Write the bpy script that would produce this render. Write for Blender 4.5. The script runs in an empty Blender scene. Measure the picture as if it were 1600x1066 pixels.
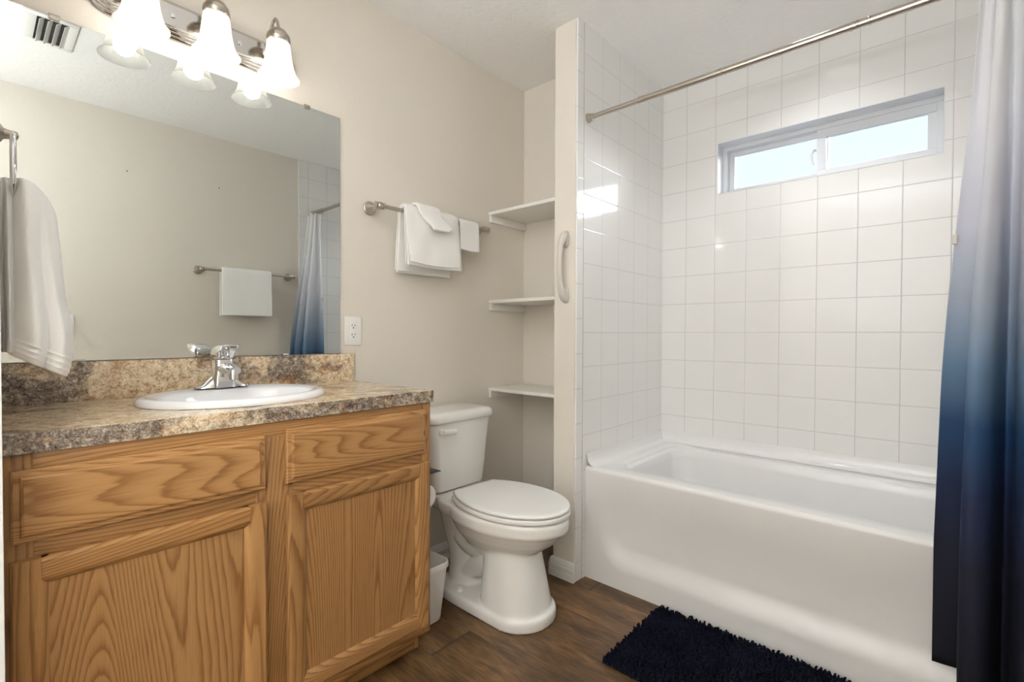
import bpy, bmesh, math, random
from mathutils import Vector, Matrix, noise
random.seed(7)
PI = math.pi
SC = bpy.context.scene
COL = SC.collection

# ------------------------------------------------------------------ camera, world, light, exposure
cam_d = bpy.data.cameras.new('camera'); cam = bpy.data.objects.new('camera', cam_d); COL.objects.link(cam)
cam_d.sensor_fit = 'HORIZONTAL'; cam_d.sensor_width = 36; cam_d.lens = 758.3557 * 36 / 1600; cam_d.clip_start = 0.02
RX = Vector((0.66948908, -0.74281477, 0.00325549)); UX = Vector((0.00919584, 0.01267019, 0.99987744)); FX = Vector((0.74276498, 0.66937709, -0.01531336))
cm = Matrix((RX, UX, -FX)).transposed().to_4x4(); cm.translation = Vector((0, -1.79170378, 1.08415139))
cam.matrix_world = cm
SC.camera = cam
SC.view_settings.view_transform = 'Standard'; SC.view_settings.look = 'None'; SC.view_settings.gamma = 1
SC.view_settings.use_curve_mapping = False; SC.view_settings.exposure = 0.65
SC.cycles.use_denoising = True; SC.cycles.max_bounces = 10; SC.cycles.diffuse_bounces = 6; SC.cycles.transparent_max_bounces = 16
SC.cycles.sample_clamp_indirect = 6; SC.cycles.caustics_reflective = False; SC.cycles.caustics_refractive = False

W = bpy.data.worlds.new('sky'); SC.world = W; W.use_nodes = True
bgn = W.node_tree.nodes['Background']; bgn.inputs[0].default_value = (0.83, 0.925, 1.0, 1); bgn.inputs[1].default_value = 0.74

def lamp(name, kind, loc, power, color, **kw):
    d = bpy.data.lights.new(name, kind); d.energy = power; d.color = color
    o = bpy.data.objects.new(name, d); COL.objects.link(o); o.location = loc
    for k, v in kw.items(): setattr(d, k, v)
    return o
sun = lamp('daylight', 'SUN', (4, -1, 4), 26.0, (0.94, 0.97, 1.0), angle=math.radians(80))
sun.rotation_euler = Vector((-1.0, 0.25, -0.75)).to_track_quat('-Z', 'Y').to_euler()
WARM = (1.0, 0.965, 0.925)
TUB_W = 22.0          # recessed downlight over the tub
BULB_W = 7.6          # each vanity bulb
fl = lamp('added_ceiling_fill', 'AREA', (-0.95, -1.1, 1.14), 26.0, (0.84, 0.92, 1.0), shape='DISK', size=0.5)   # added fill light out of view, aimed up at the ceiling beside the camera
fl.rotation_euler = (PI, 0, 0)
fw_ = lamp('added_wall_fill', 'AREA', (-0.25, -1.55, 1.5), 46.0, (0.83, 0.915, 1.0), shape='DISK', size=0.4)   # second added fill, unseen, turned to the wall behind the camera
fw_.rotation_euler = Vector((-1, 0.12, 0.15)).to_track_quat('-Z', 'Y').to_euler()

# ------------------------------------------------------------------ helpers
def lin(c):
    return tuple((x / 255 / 12.92) if x / 255 <= 0.04045 else ((x / 255 + 0.055) / 1.055) ** 2.4 for x in c) + (1,)

def new_mat(name, col=(200, 200, 200), rough=0.5, metal=0.0, spec=0.5, coat=0.0):
    m = bpy.data.materials.new(name); m.use_nodes = True
    b = m.node_tree.nodes['Principled BSDF']
    b.inputs['Base Color'].default_value = lin(col); b.inputs['Roughness'].default_value = rough
    b.inputs['Metallic'].default_value = metal; b.inputs['Specular IOR Level'].default_value = spec
    b.inputs['Coat Weight'].default_value = coat
    return m

class NT:
    """small node builder"""
    def __init__(s, m): s.t = m.node_tree; s.b = s.t.nodes.get('Principled BSDF')
    def n(s, kind, **kw):
        x = s.t.nodes.new(kind)
        for k, v in kw.items():
            if k.startswith('i_'): x.inputs[k[2:].replace('_', ' ')].default_value = v
            else: setattr(x, k, v)
        return x
    def l(s, a, b): s.t.links.new(a, b)
    def coord(s, scale=(1, 1, 1), loc=(0, 0, 0), rnd=False):
        tc = s.n('ShaderNodeTexCoord'); mp = s.n('ShaderNodeMapping')
        mp.inputs['Scale'].default_value = scale; mp.inputs['Location'].default_value = loc
        src = tc.outputs['Object']
        if rnd:
            oi = s.n('ShaderNodeObjectInfo'); mu = s.n('ShaderNodeVectorMath', operation='SCALE')
            cx = s.n('ShaderNodeCombineXYZ')
            for i in range(3): s.l(oi.outputs['Random'], cx.inputs[i])
            s.l(cx.outputs[0], mu.inputs[0]); mu.inputs['Scale'].default_value = 37.0
            ad = s.n('ShaderNodeVectorMath', operation='ADD'); s.l(src, ad.inputs[0]); s.l(mu.outputs[0], ad.inputs[1]); src = ad.outputs[0]
        s.l(src, mp.inputs['Vector']); return mp.outputs[0]
    def noise(s, v, scale, detail=4, rough=0.5, dist=0.0):
        x = s.n('ShaderNodeTexNoise'); s.l(v, x.inputs['Vector'])
        x.inputs['Scale'].default_value = scale; x.inputs['Detail'].default_value = detail
        x.inputs['Roughness'].default_value = rough; x.inputs['Distortion'].default_value = dist
        return x.outputs['Fac']
    def math(s, op, a, b=None, c=None, clamp=False):
        x = s.n('ShaderNodeMath', operation=op); x.use_clamp = clamp
        for i, q in enumerate((a, b, c)):
            if q is None: continue
            if isinstance(q, (int, float)): x.inputs[i].default_value = q
            else: s.l(q, x.inputs[i])
        return x.outputs[0]
    def ramp(s, f, stops, interp='LINEAR'):
        r = s.n('ShaderNodeValToRGB'); s.l(f, r.inputs[0]); e = r.color_ramp; e.interpolation = interp
        while len(e.elements) < len(stops): e.elements.new(0.5)
        for el, (p, c) in zip(e.elements, stops):
            el.position = p; el.color = lin(c)
        return r.outputs[0]
    def mix(s, f, a, b, mode='MIX'):
        x = s.n('ShaderNodeMix', data_type='RGBA', blend_type=mode)
        if isinstance(f, (int, float)): x.inputs[0].default_value = f
        else: s.l(f, x.inputs[0])
        for i, q in ((6, a), (7, b)):
            if isinstance(q, tuple): x.inputs[i].default_value = q
            else: s.l(q, x.inputs[i])
        return x.outputs[2]
    def bump(s, h, strength=0.2, dist=0.002, normal=None):
        x = s.n('ShaderNodeBump'); s.l(h, x.inputs['Height'])
        x.inputs['Strength'].default_value = strength; x.inputs['Distance'].default_value = dist
        if normal is not None: s.l(normal, x.inputs['Normal'])
        s.l(x.outputs[0], s.b.inputs['Normal']); return x.outputs[0]
    def color(s, c): s.l(c, s.b.inputs['Base Color'])

# ------------------------------------------------------------------ materials
def paint(name, col, sc=140, st=0.25, rough=0.6):
    m = new_mat(name, col, rough, spec=0.3); t = NT(m); v = t.coord()
    t.bump(t.noise(v, sc, 3, 0.55), st, 0.003); return m
M_WALL = paint('beige_wall_paint', (224, 217, 207), 130, 0.22)
M_WALLW = paint('white_jamb_paint', (228, 228, 226), 60, 0.05)
def ceiling_mat():
    m = new_mat('knockdown_ceiling_paint', (243, 241, 238), 0.75, spec=0.2); t = NT(m); v = t.coord()
    a = t.noise(v, 38, 4, 0.6); b = t.math('SMOOTH_MIN', a, 0.52, 0.05)
    t.bump(b, 0.55, 0.006); return m
M_CEIL = ceiling_mat()

def tile_mat(name, ax, off_u, off_v, col=(234, 233, 231)):
    """square glazed wall tiles, 152.4 mm pitch, in the plane (ax, z)"""
    m = new_mat(name, col, 0.10, spec=0.5); t = NT(m)
    tc = t.n('ShaderNodeTexCoord'); sp = t.n('ShaderNodeSeparateXYZ'); t.l(tc.outputs['Object'], sp.inputs[0])
    P = 0.1524
    u = t.math('DIVIDE', t.math('SUBTRACT', sp.outputs[ax], off_u), P)
    v = t.math('DIVIDE', t.math('SUBTRACT', sp.outputs[2], off_v), P)
    def edge(q): return t.math('ABSOLUTE', t.math('SUBTRACT', t.math('FRACT', q), 0.5))
    e = t.math('MAXIMUM', edge(u), edge(v))
    g = t.n('ShaderNodeMapRange', interpolation_type='SMOOTHSTEP'); t.l(e, g.inputs[0])
    g.inputs[1].default_value = 0.5 - 0.0125; g.inputs[2].default_value = 0.5 - 0.006
    g2 = t.n('ShaderNodeMapRange', interpolation_type='SMOOTHSTEP'); t.l(e, g2.inputs[0])
    g2.inputs[1].default_value = 0.5 - 0.026; g2.inputs[2].default_value = 0.5 - 0.004
    cx = t.n('ShaderNodeCombineXYZ'); t.l(t.math('FLOOR', u), cx.inputs[0]); t.l(t.math('FLOOR', v), cx.inputs[1])
    wn = t.n('ShaderNodeTexWhiteNoise', noise_dimensions='2D'); t.l(cx.outputs[0], wn.inputs['Vector'])
    cc = t.mix(g.outputs[0], lin(col), lin((199, 198, 196))); t.color(cc)
    ro = t.math('ADD', t.math('MULTIPLY', g.outputs[0], 0.5), 0.07); t.l(ro, t.b.inputs['Roughness'])
    # each tile sits a hair out of true
    geo = t.n('ShaderNodeNewGeometry'); sb = t.n('ShaderNodeVectorMath', operation='SUBTRACT'); t.l(wn.outputs['Color'], sb.inputs[0]); sb.inputs[1].default_value = (0.5, 0.5, 0.5)
    sc = t.n('ShaderNodeVectorMath', operation='SCALE'); t.l(sb.outputs[0], sc.inputs[0]); sc.inputs['Scale'].default_value = 0.012
    ad = t.n('ShaderNodeVectorMath', operation='ADD'); t.l(geo.outputs['Normal'], ad.inputs[0]); t.l(sc.outputs[0], ad.inputs[1])
    nr = t.n('ShaderNodeVectorMath', operation='NORMALIZE'); t.l(ad.outputs[0], nr.inputs[0])
    wav = t.noise(tc.outputs['Object'], 9, 2, 0.5)
    h = t.math('ADD', t.math('MULTIPLY', g2.outputs[0], -1.0), t.math('MULTIPLY', wav, 0.35))
    t.bump(h, 0.4, 0.0010, nr.outputs[0])
    return m
Z0 = 1.0935
M_TILE_B = tile_mat('white_tile_window_wall', 1, -0.5949 - 0.1317, Z0)
M_TILE_S = tile_mat('white_tile_side_wall', 0, 1.7945, 1.090)
M_TILE_N = tile_mat('white_tile_edge_column', 0, 1.7945, 1.149)
M_TILE_R = tile_mat('white_tile_far_side', 0, 1.7945, 1.090)

def oak(name, axis):
    """oak, grain along axis (0 x, 2 z)"""
    m = new_mat(name, (170, 120, 70), 0.42, spec=0.4); t = NT(m)
    s = [1.0, 1.0, 1.0]; s[axis] = 0.10
    v = t.coord(tuple(s), rnd=True)
    a = t.noise(v, 4.2, 1, 0.4, 0.15)
    jit = t.noise(v, 46, 2, 0.55)
    f = t.math('FRACT', t.math('ADD', t.math('MULTIPLY', a, 64.0 if axis == 2 else 84.0), t.math('MULTIPLY', jit, 0.9)))
    up = t.n('ShaderNodeMapRange', interpolation_type='SMOOTHSTEP'); t.l(f, up.inputs[0]); up.inputs[1].default_value = 0.15; up.inputs[2].default_value = 0.82
    dn = t.n('ShaderNodeMapRange', interpolation_type='SMOOTHSTEP'); t.l(f, dn.inputs[0]); dn.inputs[1].default_value = 1.0; dn.inputs[2].default_value = 0.84
    tri = t.math('MULTIPLY', up.outputs[0], dn.outputs[0])
    s2 = [1.0, 1.0, 1.0]; s2[axis] = 0.025
    v2 = t.coord(tuple(s2), rnd=True)
    fine = t.noise(v2, 520, 3, 0.65)
    pore = t.n('ShaderNodeMapRange'); t.l(fine, pore.inputs[0]); pore.inputs[1].default_value = 0.50; pore.inputs[2].default_value = 0.70
    broad = t.noise(v, 2.2, 2, 0.5)
    c1 = t.ramp(tri, [(0.0, (169, 128, 81)), (0.5, (162, 121, 75)), (0.85, (152, 110, 66)), (1.0, (137, 96, 55))])
    c2 = t.mix(t.math('MULTIPLY', pore.outputs[0], t.math('ADD', t.math('MULTIPLY', tri, 0.5), 0.26)), c1, lin((106, 70, 38)))
    tone = t.ramp(broad, [(0.3, (232, 224, 212)), (0.7, (255, 255, 255))])
    c3 = t.mix(0.8, c2, tone, 'MULTIPLY')
    oi = t.n('ShaderNodeObjectInfo')
    hs = t.n('ShaderNodeHueSaturation'); t.l(c3, hs.inputs['Color'])
    t.l(t.math('ADD', t.math('MULTIPLY', oi.outputs['Random'], 0.18), 0.88), hs.inputs['Value'])
    t.color(hs.outputs[0])
    t.bump(t.math('MULTIPLY', pore.outputs[0], -1.0), 0.12, 0.0006)
    return m
M_OAK_V = oak('oak_vertical_grain', 2); M_OAK_H = oak('oak_horizontal_grain', 0)
M_OAK_DARK = new_mat('dark_cabinet_gap', (50, 34, 20), 0.9)

def granite(name, lo, hi, loc):
    m = new_mat(name, (150, 130, 110), 0.17, spec=0.55); t = NT(m)
    v = t.coord((1.0, 1.0, 1.0))
    warp = t.n('ShaderNodeTexNoise'); t.l(v, warp.inputs['Vector']); warp.inputs['Scale'].default_value = 6; warp.inputs['Detail'].default_value = 5
    sb = t.n('ShaderNodeVectorMath', operation='SUBTRACT'); t.l(warp.outputs['Color'], sb.inputs[0]); sb.inputs[1].default_value = (.5, .5, .5)
    sc = t.n('ShaderNodeVectorMath', operation='SCALE'); t.l(sb.outputs[0], sc.inputs[0]); sc.inputs['Scale'].default_value = 0.10
    ad = t.n('ShaderNodeVectorMath', operation='ADD'); t.l(v, ad.inputs[0]); t.l(sc.outputs[0], ad.inputs[1]); w = ad.outputs[0]
    mp = t.n('ShaderNodeMapping'); t.l(w, mp.inputs[0]); mp.inputs['Rotation'].default_value = (0.3, 0.6, 0.35); mp.inputs['Scale'].default_value = (1, 1.5, 1.5); mp.inputs['Location'].default_value = loc
    big = t.noise(mp.outputs[0], 4.6, 4, 0.62, 0.4)
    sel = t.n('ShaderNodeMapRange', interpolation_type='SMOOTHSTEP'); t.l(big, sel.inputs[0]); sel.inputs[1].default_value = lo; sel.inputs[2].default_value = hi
    med = t.noise(v, 62, 7, 0.82, 0.6)
    fin = t.noise(v, 260, 4, 0.8)
    mixn = t.math('ADD', t.math('MULTIPLY', med, 0.6), t.math('MULTIPLY', fin, 0.4))
    darkf = t.ramp(mixn, [(0.38, (36, 32, 31)), (0.45, (84, 74, 67)), (0.50, (128, 113, 99)), (0.54, (158, 145, 132)), (0.60, (212, 198, 176))])
    light = t.ramp(mixn, [(0.37, (78, 60, 46)), (0.44, (172, 140, 104)), (0.49, (214, 190, 156)), (0.55, (234, 219, 192)), (0.62, (244, 236, 220))])
    c = t.mix(sel.outputs[0], darkf, light)
    rn = t.n('ShaderNodeMapRange', interpolation_type='SMOOTHSTEP'); t.l(t.noise(mp.outputs[0], 8.5, 5, 0.6), rn.inputs[0]); rn.inputs[1].default_value = 0.54; rn.inputs[2].default_value = 0.66
    c = t.mix(t.math('MULTIPLY', rn.outputs[0], 0.6), c, lin((196, 146, 92)), 'MULTIPLY')
    t.color(c); t.bump(med, 0.03, 0.001); return m
M_GRAN = granite('granite_look_laminate', 0.41, 0.55, (1.3, 0.2, 0.4)); M_GRAN_LIT = granite('granite_look_laminate_lit', 0.34, 0.50, (2.3, 1.2, 0.4)); M_GRAN_SHADED = granite('granite_look_laminate_shaded', 0.50, 0.70, (0.7, 0.6, 1.4))  # lamplight painted into the paler top copy, shade into the darker edge copy

def wood_floor():
    m = new_mat('dark_vinyl_plank', (100, 75, 50), 0.38, spec=0.4); t = NT(m)
    tc = t.n('ShaderNodeTexCoord'); sp = t.n('ShaderNodeSeparateXYZ'); t.l(tc.outputs['Object'], sp.inputs[0])
    PW, PL = 0.178, 1.22
    u = t.math('DIVIDE', t.math('ADD', sp.outputs[0], 0.045), PW); fu = t.math('FLOOR', u)
    wn = t.n('ShaderNodeTexWhiteNoise', noise_dimensions='1D'); t.l(fu, wn.inputs['W'])
    v = t.math('ADD', t.math('DIVIDE', sp.outputs[1], PL), t.math('MULTIPLY', wn.outputs['Value'], 3.7)); fv = t.math('FLOOR', v)
    cb = t.n('ShaderNodeCombineXYZ'); t.l(fu, cb.inputs[0]); t.l(fv, cb.inputs[1])
    w2 = t.n('ShaderNodeTexWhiteNoise', noise_dimensions='2D'); t.l(cb.outputs[0], w2.inputs['Vector'])
    sc = t.n('ShaderNodeVectorMath', operation='SCALE'); t.l(w2.outputs['Color'], sc.inputs[0]); sc.inputs['Scale'].default_value = 19.0
    ad = t.n('ShaderNodeVectorMath', operation='ADD'); t.l(tc.outputs['Object'], ad.inputs[0]); t.l(sc.outputs[0], ad.inputs[1])
    mp = t.n('ShaderNodeMapping'); t.l(ad.outputs[0], mp.inputs[0]); mp.inputs['Scale'].default_value = (1, 0.13, 1)
    a = t.noise(mp.outputs[0], 16, 5, 0.6, 0.4); b = t.noise(mp.outputs[0], 130, 4, 0.65)
    mp2 = t.n('ShaderNodeMapping'); t.l(ad.outputs[0], mp2.inputs[0]); mp2.inputs['Scale'].default_value = (1, 0.45, 1)
    cpat = t.noise(mp2.outputs[0], 6.5, 4, 0.6)
    c = t.ramp(a, [(0.25, (70, 52, 36)), (0.42, (104, 78, 52)), (0.55, (128, 97, 64)), (0.64, (100, 76, 53)), (0.78, (80, 62, 46))])
    c = t.mix(0.55, c, t.ramp(b, [(0.35, (120, 110, 100)), (0.6, (255, 255, 255))]), 'MULTIPLY')
    c = t.mix(0.75, c, t.ramp(cpat, [(0.32, (112, 108, 106)), (0.5, (205, 200, 196)), (0.64, (255, 250, 240))]), 'MULTIPLY')
    pv = t.n('ShaderNodeHueSaturation'); t.l(c, pv.inputs['Color']); t.l(t.math('ADD', t.math('MULTIPLY', w2.outputs['Value'], 0.35), 0.92), pv.inputs['Value'])
    e = t.math('MAXIMUM', t.math('MULTIPLY', t.math('ABSOLUTE', t.math('SUBTRACT', t.math('FRACT', u), 0.5)), 1.0),
               t.math('SUBTRACT', t.math('ABSOLUTE', t.math('SUBTRACT', t.math('FRACT', v), 0.5)), -0.0))
    g = t.n('ShaderNodeMapRange', interpolation_type='SMOOTHSTEP'); t.l(e, g.inputs[0]); g.inputs[1].default_value = 0.491; g.inputs[2].default_value = 0.499
    t.color(t.mix(t.math('MULTIPLY', g.outputs[0], 0.6), pv.outputs[0], lin((40, 28, 20))))
    t.bump(t.math('SUBTRACT', t.math('MULTIPLY', b, 0.3), g.outputs[0]), 0.25, 0.0012); return m
M_FLOOR = wood_floor()
M_TRIM = new_mat('white_trim_paint', (232, 230, 226), 0.35)
M_SHELF = new_mat('white_shelf_paint', (234, 231, 225), 0.45)
M_PORC = new_mat('white_porcelain', (232, 230, 226), 0.10, spec=0.5, coat=0.3)
M_SINK = new_mat('white_sink_porcelain', (240, 240, 242), 0.08, spec=0.5, coat=0.3)
M_TUB = new_mat('white_tub_enamel', (231, 230, 229), 0.16, spec=0.5)
M_PLAST = new_mat('white_plastic', (236, 235, 232), 0.35)
M_GRAB = new_mat('grey_plastic', (206, 201, 194), 0.4)
M_VINYL = new_mat('white_vinyl', (222, 224, 228), 0.35)
M_CHROME = new_mat('chrome', (232, 232, 234), 0.06, 1.0)
M_PLATE = new_mat('polished_plate', (205, 202, 198), 0.10, 1.0)
M_NICKEL = new_mat('brushed_nickel', (188, 180, 170), 0.28, 1.0)
M_BLACK = new_mat('black_metal', (22, 21, 21), 0.45)
M_SLOT = new_mat('dark_slot', (40, 36, 32), 0.8)
M_MIRROR = new_mat('mirror_silver', (214, 217, 214), 0.0, 1.0)
M_MEDGE = new_mat('mirror_edge', (150, 165, 158), 0.2)
M_PAPER = new_mat('tissue_paper', (240, 238, 234), 0.9, spec=0.1)
M_DUCT = new_mat('duct_dark', (46, 43, 40), 0.9)

def terry(name, col):
    m = new_mat(name, col, 0.95, spec=0.1); t = NT(m); v = t.coord()
    m.node_tree.nodes['Principled BSDF'].inputs['Sheen Weight'].default_value = 0.25
    t.bump(t.math('ADD', t.noise(v, 520, 2, 0.6), t.math('MULTIPLY', t.noise(v, 90, 3, 0.6), 0.6)), 0.55, 0.002); return m
M_TOWEL = terry('white_terry', (243, 241, 238))

def curtain_mat():
    m = new_mat('ombre_curtain_cloth', (120, 120, 140), 0.62, spec=0.3); t = NT(m)
    tc = t.n('ShaderNodeTexCoord'); sp = t.n('ShaderNodeSeparateXYZ'); t.l(tc.outputs['Object'], sp.inputs[0])
    f = t.n('ShaderNodeMapRange'); t.l(sp.outputs[2], f.inputs[0]); f.inputs[1].default_value = 0.1; f.inputs[2].default_value = 2.0
    def p(z): return (z - 0.1) / 1.9
    c = t.ramp(f.outputs[0], [(p(0.15), (24, 24, 32)), (p(0.5), (34, 36, 54)), (p(0.68), (36, 48, 80)), (p(0.85), (44, 76, 116)), (p(1.0), (112, 141, 170)), (p(1.15), (172, 185, 203)), (p(1.38), (222, 223, 232)), (p(1.65), (238, 238, 242)), (p(1.9), (238, 238, 240))])
    t.color(c); v = t.coord()
    t.bump(t.noise(v, 900, 2, 0.5), 0.08, 0.0005); 
    b = t.b
    tr = t.n('ShaderNodeBsdfTranslucent'); t.l(c, tr.inputs[0]); mx = t.n('ShaderNodeMixShader'); mx.inputs[0].default_value = 0.28
    t.l(b.outputs[0], mx.inputs[1]); t.l(tr.outputs[0], mx.inputs[2])
    out = t.t.nodes['Material Output']; t.l(mx.outputs[0], out.inputs[0]); return m
M_CURT = curtain_mat()
def mat_pile():
    m = new_mat('navy_chenille', (20, 24, 44), 0.95, spec=0.1); t = NT(m); v = t.coord()
    t.color(t.ramp(t.noise(v, 14, 3), [(0.3, (11, 13, 23)), (0.7, (20, 22, 36))])); return m
M_PILE = mat_pile()
M_MATB = new_mat('navy_mat_backing', (16, 18, 32), 0.9)

def glass_pane():
    m = bpy.data.materials.new('window_glass'); m.use_nodes = True; t = NT(m); out = t.t.nodes['Material Output']
    tr = t.n('ShaderNodeBsdfTransparent'); tr.inputs[0].default_value = (0.97, 0.985, 0.99, 1)
    gl = t.n('ShaderNodeBsdfGlossy'); gl.inputs['Roughness'].default_value = 0.02
    fr = t.n('ShaderNodeFresnel'); fr.inputs[0].default_value = 1.45; mx = t.n('ShaderNodeMixShader')
    t.l(fr.outputs[0], mx.inputs[0]); t.l(tr.outputs[0], mx.inputs[1]); t.l(gl.outputs[0], mx.inputs[2]); t.l(mx.outputs[0], out.inputs[0]); return m
M_GLASS = glass_pane()
def shade_glass():
    m = bpy.data.materials.new('frosted_shade_glass'); m.use_nodes = True; t = NT(m); out = t.t.nodes['Material Output']
    tr = t.n('ShaderNodeBsdfTransparent'); tr.inputs[0].default_value = (1, 0.99, 0.97, 1)
    tl = t.n('ShaderNodeBsdfTranslucent'); tl.inputs[0].default_value = (0.78, 0.77, 0.74, 1)
    gl = t.n('ShaderNodeBsdfGlossy'); gl.inputs['Roughness'].default_value = 0.15
    df = t.n('ShaderNodeBsdfDiffuse'); df.inputs[0].default_value = (0.8, 0.8, 0.78, 1)
    m1 = t.n('ShaderNodeMixShader'); m1.inputs[0].default_value = 0.5; t.l(tr.outputs[0], m1.inputs[1]); t.l(tl.outputs[0], m1.inputs[2])
    m3 = t.n('ShaderNodeMixShader'); m3.inputs[0].default_value = 0.22; t.l(m1.outputs[0], m3.inputs[1]); t.l(df.outputs[0], m3.inputs[2])
    lw = t.n('ShaderNodeLayerWeight'); lw.inputs[0].default_value = 0.25
    m2 = t.n('ShaderNodeMixShader'); t.l(t.math('MULTIPLY', lw.outputs['Facing'], 0.5), m2.inputs[0]); t.l(m3.outputs[0], m2.inputs[1]); t.l(gl.outputs[0], m2.inputs[2])
    t.l(m2.outputs[0], out.inputs[0]); return m
M_SHADE = shade_glass()
def emit(name, col, st):
    m = bpy.data.materials.new(name); m.use_nodes = True; t = NT(m); out = t.t.nodes['Material Output']
    e = t.n('ShaderNodeEmission'); e.inputs[0].default_value = col; e.inputs[1].default_value = st; t.l(e.outputs[0], out.inputs[0]); return m
M_LENS = emit('lit_lens', (1, 0.98, 0.95, 1), 1.2)
M_BULB = emit('lit_bulb', (1, 0.96, 0.88, 1), 6.0)

# ------------------------------------------------------------------ mesh helpers
def box(bm, x0, x1, y0, y1, z0, z1, bev=0.0, seg=2):
    vs = [bm.verts.new((x, y, z)) for x in (x0, x1) for y in (y0, y1) for z in (z0, z1)]
    F = [(0, 1, 3, 2), (4, 6, 7, 5), (0, 4, 5, 1), (2, 3, 7, 6), (0, 2, 6, 4), (1, 5, 7, 3)]
    fs = [bm.faces.new([vs[i] for i in f]) for f in F]
    if bev > 0:
        es = list({e for f in fs for e in f.edges})
        bmesh.ops.bevel(bm, geom=es, offset=bev, segments=seg, affect='EDGES', profile=0.5)
    return vs
def loft(bm, rings, closed=True, cap0=False, cap1=False):
    R = [[bm.verts.new(p) for p in r] for r in rings]
    n = len(R[0])
    for a, b in zip(R, R[1:]):
        for i in range(n if closed else n - 1):
            j = (i + 1) % n
            try: bm.faces.new((a[i], a[j], b[j], b[i]))
            except ValueError: pass
    if cap0: bm.faces.new(list(reversed(R[0])))
    if cap1: bm.faces.new(R[-1])
    return R
def tube(bm, pts, rad, n=12, caps=True):
    pts = [Vector(p) for p in pts]; m = len(pts)
    if isinstance(rad, (int, float)): rad = [rad] * m
    T = [(pts[min(i + 1, m - 1)] - pts[max(i - 1, 0)]).normalized() for i in range(m)]
    up = Vector((0, 0, 1)) if abs(T[0].z) < 0.9 else Vector((1, 0, 0))
    N = (up - T[0] * up.dot(T[0])).normalized(); rings = []
    for i in range(m):
        N = (N - T[i] * N.dot(T[i])).normalized(); B = T[i].cross(N)
        r = rad[i]; rx, ry = r if isinstance(r, tuple) else (r, r)
        rings.append([pts[i] + N * (rx * math.cos(2 * PI * k / n)) + B * (ry * math.sin(2 * PI * k / n)) for k in range(n)])
    loft(bm, rings, True, caps, caps)
def lathe(bm, prof, c=(0, 0, 0), axis='Z', n=40, cap0=False, cap1=False, flute=None):
    rings = []
    for r, h in prof:
        ring = []
        for k in range(n):
            a = 2 * PI * k / n; rr = r + (flute(a, h, r) if flute else 0)
            p = (rr * math.cos(a), rr * math.sin(a), h)
            if axis == 'Y': p = (p[0], -p[2], p[1])       # height runs to -y
            if axis == 'X': p = (p[2], p[0], p[1])
            ring.append((p[0] + c[0], p[1] + c[1], p[2] + c[2]))
        rings.append(ring)
    loft(bm, rings, True, cap0, cap1)
def rrect(x0, x1, y0, y1, r, z, k=8):
    out = []
    for cx, cy, a0 in ((x1 - r, y1 - r, 0), (x0 + r, y1 - r, PI / 2), (x0 + r, y0 + r, PI), (x1 - r, y0 + r, 1.5 * PI)):
        for i in range(k + 1):
            a = a0 + PI / 2 * i / k; out.append((cx + r * math.cos(a), cy + r * math.sin(a), z))
    return out
def spline(P, n=8):
    P = [Vector(p) for p in P]; out = []
    for i in range(len(P) - 1):
        p0, p1, p2, p3 = P[max(i - 1, 0)], P[i], P[i + 1], P[min(i + 2, len(P) - 1)]
        for k in range(n):
            t = k / n
            out.append(0.5 * ((2 * p1) + (p2 - p0) * t + (2 * p0 - 5 * p1 + 4 * p2 - p3) * t * t + (3 * p1 - p0 - 3 * p2 + p3) * t ** 3))
    out.append(P[-1]); return out
def lerp(a, b, t): return a + (b - a) * t
def sm(a, b, x):
    t = min(1, max(0, (x - a) / (b - a))); return t * t * (3 - 2 * t)
def finish(bm, name, smooth=True, ang=38, fix=True):
    if fix: bmesh.ops.recalc_face_normals(bm, faces=bm.faces)
    me = bpy.data.meshes.new(name); bm.to_mesh(me); bm.free()
    if smooth:
        for p in me.polygons: p.use_smooth = True
        if ang: me.set_sharp_from_angle(angle=math.radians(ang))
    return me
def obj(name, bm, mat, parent=None, smooth=True, ang=38, off=None, fix=True):
    o_off = off or (parent_world(parent) if parent else Vector((0, 0, 0)))
    bmesh.ops.translate(bm, verts=bm.verts, vec=-Vector(o_off))
    me = finish(bm, name, smooth, ang, fix); me.materials.append(mat)
    o = bpy.data.objects.new(name, me); COL.objects.link(o)
    if parent: o.parent = parent
    elif off: o.location = off
    return o
def parent_world(o):
    v = Vector((0, 0, 0))
    while o is not None: v += Vector(o.location); o = o.parent
    return v
def tag(o, label, cat, group=None):
    o['label'] = label; o['category'] = cat
    if group: o['group'] = group
    return o
def thing(name, label, cat, loc, group=None):
    o = bpy.data.objects.new(name, None); COL.objects.link(o); o.location = loc; o.empty_display_size = 0.05
    return tag(o, label, cat, group)
def struct(name, bm, mat, parent=None, smooth=False, ang=38):
    o = obj(name, bm, mat, parent, smooth, ang); o['kind'] = 'structure'; return o
def B(): return bmesh.new()
def dup(root, loc, label=None, group=None):
    r = root.copy(); COL.objects.link(r); r.location = loc
    if label: r['label'] = label
    if group: r['group'] = group
    for ch in list(root.children):
        c = ch.copy(); COL.objects.link(c); c.parent = r
        for g in list(ch.children):
            d = g.copy(); COL.objects.link(d); d.parent = c
    return r

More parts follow.
